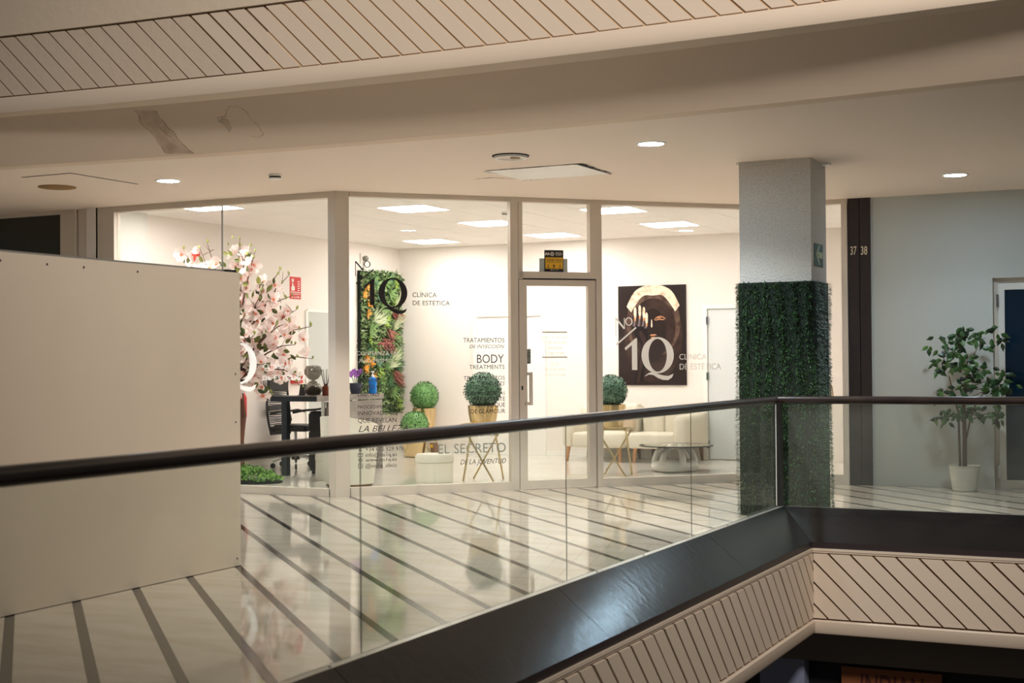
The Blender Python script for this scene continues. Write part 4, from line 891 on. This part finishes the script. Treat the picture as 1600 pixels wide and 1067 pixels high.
# topiaries
def ball_mesh(r, n, seed, lw=.022):
    mb = M(); rg = random.Random(seed); mb.sphere((0, 0, 0), r*.9, 16, 10); mb.smooth = False
    for i in range(n):
        z = rg.uniform(-1, 1); a = rg.uniform(0, 2*PI); q = math.sqrt(1-z*z); d = Vector((q*math.cos(a), q*math.sin(a), z)); rad = r*rg.uniform(.88, 1.0)
        dv = d*.5+Vector((rg.uniform(-1, 1), rg.uniform(-1, 1), rg.uniform(-1, 1))); mb.leaf(d*rad-dv.normalized()*lw*.5, dv, d+Vector((rg.uniform(-.5, .5), rg.uniform(-.5, .5), rg.uniform(-.5, .5))), lw, lw*.7)
    return mb
def topiary(c, rb, hp, rt_, rbp, mt, lab, seed):
    t = thing('topiary', c, lab, 'potted plant', 'boxwood balls in gold planters')
    obj('planter', M().lathe([(rbp*.9, 0), (rbp, .01), (rt_*.97, hp*.6), (rt_, hp), (rt_-.012, hp), (rbp-.02, .02), (0, .02)], c, 28), 'gold', t)
    b = ball_mesh(rb, 1700, seed); b.v = [(x+c[0], y+c[1], z+c[2]+hp+rb*.78) for x, y, z in b.v]
    obj('foliage', b, mt, t, kind='stuff')
    obj('stem', M().tube([(c[0], c[1], c[2]+.02), (c[0], c[1], c[2]+hp+.05)], .02, 8), 'bark', t)
def plant_stand(c, h, s, lab, rz):
    t = thing('plant_stand', c, lab, 'plant stand', 'gold plant stands')
    q = s/2; cor = [(math.cos(rz+PI/4+i*PI/2)*q*1.414, math.sin(rz+PI/4+i*PI/2)*q*1.414) for i in range(4)]
    for i in range(4):
        a_, b_ = cor[i], cor[(i+1) % 4]
        obj('leg', M().bar((c[0]+a_[0], c[1]+a_[1], h-.005), (c[0]+b_[0]*.95, c[1]+b_[1]*.95, .0), .016), 'brass', t)
    mb = M()
    for i in range(4): a_, b_ = cor[i], cor[(i+1) % 4]; mb.bar((c[0]+a_[0], c[1]+a_[1], h-.008), (c[0]+b_[0], c[1]+b_[1], h-.008), .016)
    mb.bar((c[0]+cor[0][0], c[1]+cor[0][1], h-.008), (c[0]+cor[2][0], c[1]+cor[2][1], h-.008), .012); mb.bar((c[0]+cor[1][0], c[1]+cor[1][1], h-.008), (c[0]+cor[3][0], c[1]+cor[3][1], h-.008), .012)
    obj('top_frame', mb, 'brass', t)
plant_stand((-6.92, 13.5, 0), .615, .36, 'gold wire plant stand in the middle window, left of the door', .15)
topiary((-6.92, 13.5, .615), .205, .19, .165, .14, 'boxcool', 'dark boxwood ball in gold planter left of the entrance door', 1)
plant_stand((-5.82, 14.55, 0), .53, .33, 'gold wire plant stand in front of the cream armchairs', .15)
topiary((-5.86, 14.55, .53), .19, .26, .165, .135, 'boxcool', 'boxwood ball in gold planter in front of the poster', 2)
plant_stand((-9.68, 17.1, 0), .37, .34, 'gold wire plant stand in the back corner by the plant wall', .3)
topiary((-9.68, 17.1, .37), .21, .27, .165, .14, 'box', 'upper boxwood ball in gold planter in the back corner', 3)
topiary((-9.52, 16.55, 0), .2, .27, .17, .145, 'box', 'lower boxwood ball in gold planter behind the white stool', 4)
t = thing('book', (-9.2, 16.6, 0), 'small upright book with a red and yellow spine by the lower planter', 'book')
obj('cover', M().hexa([(-9.27, 16.56, 0), (-9.21, 16.56, 0), (-9.21, 16.68, 0), (-9.27, 16.68, 0), (-9.3, 16.56, .19), (-9.24, 16.56, .19), (-9.24, 16.68, .19), (-9.3, 16.68, .19)]), 'darkwood', t); obj('label_patch', M().box(-9.292, -9.248, 16.555, 16.56, .13, .17), 'yellow', t)
# armchairs
def armchair(x0, x1, lab, rarm, hb, leftarm=True):
    t = thing('armchair', ((x0+x1)/2, 16.85, 0), lab, 'armchair')
    xa, xb = x0+(.16 if leftarm else 0), x1-(.2 if rarm else 0)
    obj('seat', M().rbox(xa-.01, xb+.01, 16.45, 17.1, .18, .37, .04), 'sofa', t)
    mid = (xa+xb)/2
    obj('back_cushion', M().rbox(xa, mid, 16.98, 17.2, .34, hb, .05), 'sofa', t); obj('back_cushion', M().rbox(mid, xb, 16.98, 17.2, .34, hb-.03, .05), 'sofa', t)
    obj('backrest', M().rbox(x0, x1, 17.08, 17.3, .18, hb-.06, .05), 'sofa', t)
    if rarm: obj('armrest', M().rbox(xb, x1, 16.43, 17.2, .18, .6, .085, 5), 'sofa', t)
    if leftarm: obj('armrest', M().rbox(x0, xa, 16.46, 17.2, .18, .56, .07, 5), 'sofa', t)
    for x, y in ((x0+.08, 16.52), (x1-.08, 16.52), (x0+.08, 17.2), (x1-.08, 17.2)):
        sx = .02 if x > (x0+x1)/2 else -.02
        obj('leg', M().tube([(x, y, .19), (x+sx, y-.01, 0)], [.028, .017], 10), 'wood' if y < 17 else 'darkwood', t)
armchair(-7.32, -6.47, 'cream armchair on beech legs half hidden by the door frame', False, .76)
armchair(-6.41, -5.62, 'cream armchair with rounded arm under the dark poster', True, .68, False)
t = thing('cushion', (-6.5, 16.9, .37), 'beige scatter cushion propped on the left cream armchair', 'cushion')
obj('cushion', M().rbox(-6.62, -6.46, 16.78, 16.9, .372, .66, .05), mat('cushion_beige', (214, 190, 166), .9), t); obj('piping', M().tube([(-6.54, 16.84, .375), (-6.46, 16.84, .52), (-6.54, 16.84, .66)], .006, 5), 'sofa', t)
# coffee table
t = thing('coffee_table', (-5.42, 15.4, 0), 'round glass coffee table on a white sculpted base', 'table')
obj('tabletop', M().lathe([(0, .292), (.42, .292), (.425, .298), (.42, .304), (0, .304)], (-5.4, 15.4, 0), 48), 'clear', t)
obj('glass_edge', M().lathe([(.424, .291), (.428, .298), (.424, .305), (.42, .298), (.424, .291)], (-5.4, 15.4, 0), 48), 'steel', t)
bm_ = M(); c = (-5.42, 15.4, 0)
n1, n2 = 28, 10; vs = []
for i in range(n1):
    a_ = 2*PI*i/n1
    for j in range(n2):
        b_ = 2*PI*j/n2; r = .2+.075*math.cos(b_); z = .065+.065*math.sin(b_)*(1.1+.25*math.sin(3*a_)); vs.append((c[0]+r*math.cos(a_), c[1]+r*math.sin(a_), max(z, 0)))
bm_.add(vs, [(i*n2+j, ((i+1) % n1)*n2+j, ((i+1) % n1)*n2+(j+1) % n2, i*n2+(j+1) % n2) for i in range(n1) for j in range(n2)]); bm_.smooth = True
obj('base_ring', bm_, 'white', t)
for i in range(6):
    a_ = 2*PI*i/6+.2; pts = [(c[0]+r*math.cos(a_+q), c[1]+r*math.sin(a_+q), z) for r, z, q in ((.22, .06, 0), (.225, .13, .03), (.2, .21, .06), (.15, .26, .1), (.1, .285, .12))]
    obj('rib', M().tube(pts, [.05, .042, .038, .036, .03], 8), 'white', t)
# wicker lantern
t = thing('side_table', (-3.82, 15.5, 0), 'small white pedestal table hidden behind the turf pillar', 'table')
obj('tabletop', M().lathe([(0, .53), (.17, .53), (.17, .55), (0, .55)], (-3.82, 15.5, 0), 24), 'white', t); obj('leg', M().lathe([(.12, 0), (.12, .02), (.025, .04), (.025, .53)], (-3.82, 15.5, 0), 16), 'white', t)
t = thing('wicker_lantern', (-3.82, 15.5, .56), 'tall wicker lantern peeking out right of the turf pillar', 'lantern')
for i in range(14):
    a_ = 2*PI*i/14; obj('rib', M().tube([(-3.82+r*math.cos(a_+k), 15.5+r*math.sin(a_+k), .56+z) for r, z, k in ((.1, 0, 0), (.15, .12, .1), (.205, .3, .2), (.19, .42, .3), (.1, .52, .4), (.04, .6, .5))], .007, 5), 'wicker', t)
for r, z in ((.1, .01), (.207, .3), (.1, .52)): obj('hoop', M().tube([(-3.82+r*math.cos(2*PI*i/24), 15.5+r*math.sin(2*PI*i/24), .56+z) for i in range(25)], .008, 5), 'wicker', t)

# ---- blossom tree
tr = thing('blossom_tree', (-9.36, 12.38, 0), 'tall artificial magnolia tree with pink white blossoms behind the glass', 'tree')
rg = random.Random(21)
def px(x, y): return (-9.93+(x-320)*.00851, 2.63-(y-375)*.00702)
obj('trunk', M().tube([(-9.37, 12.4, 0), (-9.35, 12.4, .2), (-9.34, 12.4, .45), (-9.31, 12.41, .7), (-9.36, 12.42, .95), (-9.38, 12.42, 1.2)], [.11, .085, .07, .066, .07, .05], 12).tube([(-9.31, 12.4, .66), (-9.25, 12.38, .72)], [.035, .02], 8), 'bark', tr)
tips = [(330, 392), (344, 380), (356, 392), (370, 384), (383, 375), (404, 388), (434, 400), (420, 404), (436, 424), (450, 432), (448, 462), (472, 466), (458, 486), (474, 506), (492, 513), (466, 540), (484, 562), (488, 590), (466, 606), (430, 618), (400, 622), (372, 610),
        (318, 430), (312, 470), (310, 520), (314, 560), (320, 600), (340, 612), (395, 450), (410, 520), (425, 560), (345, 450), (330, 520), (445, 525), (455, 575)]
def flower(kind):
    mb = M(); rg2 = random.Random(kind)
    for k in range(6):
        a_ = 2*PI*k/6+rg2.uniform(-.2, .2); op = (.75 if k % 2 else .95)*(1 if kind < 2 else .55)
        d1 = Vector((math.cos(a_)*op, math.sin(a_)*op, .55)).normalized(); sd = Vector((-math.sin(a_), math.cos(a_), 0)); p1 = d1*.03; p2 = p1+(d1+Vector((0, 0, .35))).normalized()*.035
        mb.cur = 1; mb.add([Vector((0, 0, 0))-sd*.005, Vector((0, 0, 0))+sd*.005, p1*.6+sd*.015, p1*.6-sd*.015], [(0, 1, 2, 3)])
        mb.cur = 0; mb.add([p1*.6-sd*.015, p1*.6+sd*.015, p2+sd*.022, p2*1.15+d1*.006, p2-sd*.022], [(0, 1, 2, 3, 4)])
    mb.cur = 2; mb.sphere((0, 0, .012), (.008, .008, .014), 6, 4); mb.smooth = False
    return mb
protos = []
for k in range(3):
    o = obj('blossom', flower(k), ['petal', 'pinkc', 'yell'], tr, local=True); o.location = Vector(P((Vector((0, 0, 0)), Vector((1, 0, 0)), Vector((0, -1, 0))), px(400, 500)[0], px(400, 500)[1], -12.3))-tr.location; protos.append(o)
lfm = M(); lfm.add([(0, 0, 0), (.02, .025, .004), (.022, .055, 0), (0, .09, -.006), (-.022, .055, 0), (-.02, .025, .004), (0, .045, -.006)], [(0, 1, 6), (1, 2, 6), (2, 3, 6), (3, 4, 6), (4, 5, 6), (5, 0, 6)])
lp = obj('leaf', lfm, 'magleaf', tr, local=True); lp.location = Vector((px(395, 480)[0], 12.35, px(395, 480)[1]))-tr.location
bdm = M(); bdm.lathe([(0, 0), (.01, .008), (.012, .02), (.004, .036), (0, .04)], (0, 0, 0), 6)
bp = obj('bud', bdm, 'bud', tr, local=True); bp.location = Vector((px(383, 376)[0], 12.4, px(383, 376)[1]))-tr.location
for i, (x, y) in enumerate(tips):
    X, Z = px(x, y); dy = rg.uniform(-.38, .3); X = max(X, -10.08); tip = Vector((X, 12.4+dy, Z)); st = Vector((-9.37, 12.42, rg.uniform(.95, 1.2)))
    if Z > 1.6: st = Vector((-9.38+rg.uniform(-.04, .04), 12.42, 1.2+rg.uniform(-.05, .35)))
    md = st.lerp(tip, .5)+Vector((rg.uniform(-.05, .05), dy*.2, .1)); pts = [st, st.lerp(md, .5)+Vector((0, 0, .03)), md, md.lerp(tip, .5)+Vector((0, 0, .03)), tip]
    br_ = obj('branch', M().tube(pts, [.02, .014, .009, .006, .003], 5), 'twig', tr)
    tw_ = M()
    for k in range(3):
        b0 = md.lerp(tip, rg.uniform(.1, .9)); tw_.tube([b0, b0+Vector((rg.uniform(-.1, .12), rg.uniform(-.08, .08), rg.uniform(-.02, .14)))], [.004, .002], 4)
    obj('twig', tw_, 'twig', br_)
    vis = x > 370 or y < 400
    for k in range(8 if vis else 3):
        f = rg.uniform(.3, .9); q = (st.lerp(md, f*2) if f < .5 else md.lerp(tip, f*2-1))+Vector((rg.uniform(-.09, .09), rg.uniform(-.1, .06), rg.uniform(-.09, .09)))
        inst(protos[rg.randrange(3)], tr, q, (rg.uniform(.2, 2.0), rg.uniform(-.7, .7), rg.uniform(-1, 1)), rg.uniform(.95, 1.5))
    for k in range(5 if vis else 1):
        q = md.lerp(tip, rg.uniform(-.5, .9)) + Vector((rg.uniform(-.07, .07), -.12, rg.uniform(-.07, .07))); inst(lp, tr, q, (rg.uniform(-2.0, -.9)+3.14, rg.uniform(-1.8, 1.8), rg.uniform(-.6, .6)), rg.uniform(.8, 1.3))
    inst(bp, br_, tip, (rg.uniform(-.5, .5), rg.uniform(-.5, .5), 0), rg.uniform(.9, 1.5))
    inst(bp, br_, md.lerp(tip, rg.uniform(.5, .9))+Vector((.02, 0, .02)), (rg.uniform(-.8, .8), rg.uniform(-.8, .8), 0), rg.uniform(.9, 1.4))
rx, rz_ = px(335, 397); a = M()
for k in range(5): a.leaf((rx, 12.3, rz_-.03), (math.cos(k*.9-.3)*.7, -.3, .4+math.sin(k*1.1)), (0, 1, 0), .1, .07)
obj('red_bloom', a, 'redflower', tr, label='single red bloom at the top left')
t = thing('ground_shrub', (-9.2, 12.35, 0), 'low mound of small green leaves around the magnolia trunk', 'shrub')
mb = M(); rg = random.Random(4)
for i in range(1500):
    a_ = rg.uniform(0, 2*PI); q = math.sqrt(rg.random()); x = -9.25+.5*q*math.cos(a_); y = 12.34+.28*q*math.sin(a_); z = .02+.13*(1-q*q)*rg.uniform(.6, 1.05)+rg.uniform(0, .03)
    mb.leaf((x, y, z), (rg.uniform(-1, 1), rg.uniform(-1, 1), rg.uniform(0, 1)), (rg.uniform(-.6, .6), -.6, 1), .04, .03)
obj('foliage', mb, 'hedge', t, kind='stuff'); obj('base_mat', M().prism([(-9.25+.5*math.cos(i*PI/8), 12.34+.28*math.sin(i*PI/8), 0) for i in range(16)], (0, 0, .02)), 'turfback', t)

# ---- ficus by the grey wall
fc = thing('potted_ficus', (-2.02, 14.06, 0), 'artificial ficus tree in a ribbed white pot by the grey wall', 'potted plant')
pc_ = (-2.02, 14.06, 0); prof = [(.09, 0), (.112, .005)]
for i in range(11): z = .012+i*.021; r = .113+.03*(z/.245); prof += [(r, z), (r+.003, z+.012), (r, z+.02)]
prof += [(.147, .245), (.138, .245), (.12, .2)]
obj('pot', M().lathe(prof, pc_, 30), 'pot', fc); obj('soil', M().lathe([(.122, .205), (0, .212)], pc_, 20), 'soil', fc)
obj('trunk', M().tube([(-2.02, 14.06, .2), (-2.015, 14.06, .5), (-2.02, 14.05, .8), (-1.99, 14.05, 1.1), (-1.98, 14.06, 1.3)], [.022, .02, .016, .013, .006], 8), 'ficusbark', fc)
obj('trunk', M().tube([(-2.06, 14.06, .2), (-2.065, 14.05, .5), (-2.07, 14.06, .75), (-2.11, 14.05, .9), (-2.15, 14.04, 1.1)], [.012, .011, .01, .008, .004], 7), 'ficusbark', fc)
obj('trunk', M().tube([(-2.0, 14.05, .5), (-1.96, 14.03, .68), (-1.9, 14.02, .85), (-1.8, 14.02, .98)], [.009, .008, .007, .004], 6), 'ficusbark', fc)
obj('trunk', M().tube([(-1.99, 14.05, 1.1), (-1.95, 14.05, 1.25), (-1.86, 14.05, 1.42)], [.006, .005, .003], 6), 'ficusbark', fc)
lfm = M(); lfm.add([(0, 0, 0), (.016, .02, .003), (.019, .042, 0), (.006, .066, -.006), (0, .08, -.012), (-.006, .066, -.006), (-.019, .042, 0), (-.016, .02, .003), (0, .04, -.008)], [(0, 1, 8), (1, 2, 8), (2, 3, 8), (3, 4, 8), (4, 5, 8), (5, 6, 8), (6, 7, 8), (7, 0, 8)])
lp2 = obj('leaf', lfm, 'ficus', fc, local=True); lp2.location = Vector((-2.0, 14.0, 1.2))-fc.location
def fpx(x, y): return -2.345+(x-1453)*.0059, 1.37-(y-545)*.0062
rg = random.Random(8)
for x, y, rx_, rzz, n in ((1478, 545, 24, 26, 29), (1500, 540, 24, 22, 29), (1514, 524, 18, 14, 20), (1545, 530, 26, 16, 25), (1480, 570, 22, 12, 17), (1510, 565, 24, 16, 20), (1535, 580, 26, 16, 22), (1558, 594, 28, 20, 29), (1545, 612, 22, 10, 16), (1475, 614, 20, 7, 12), (1484, 648, 22, 12, 22), (1520, 640, 26, 10, 20), (1556, 645, 22, 14, 20), (1510, 600, 14, 16, 12), (1578, 600, 14, 12, 12)):
    tw_ = M(); cX, cZ = fpx(x, y)
    tw_.tube([(-2.0+(cX+2.0)*.25, 14.05, cZ-.06), (-2.0+(cX+2.0)*.7, 14.03, cZ-.01), (cX, 14.0, cZ)], [.004, .003, .002], 4)
    obj('twig', tw_, 'ficusbark', fc)
    for k in range(n):
        a_ = rg.uniform(0, 2*PI); q = math.sqrt(rg.random()); X, Z = fpx(x+rx_*q*math.cos(a_), y+rzz*q*math.sin(a_)); out = (X-cX)
        inst(lp2, fc, (X, 14.02+rg.uniform(-.14, .12), Z), (rg.uniform(-2.1, -1.0), rg.uniform(-1.7, 1.7), rg.uniform(-.7, .7)), rg.uniform(.85, 1.3))
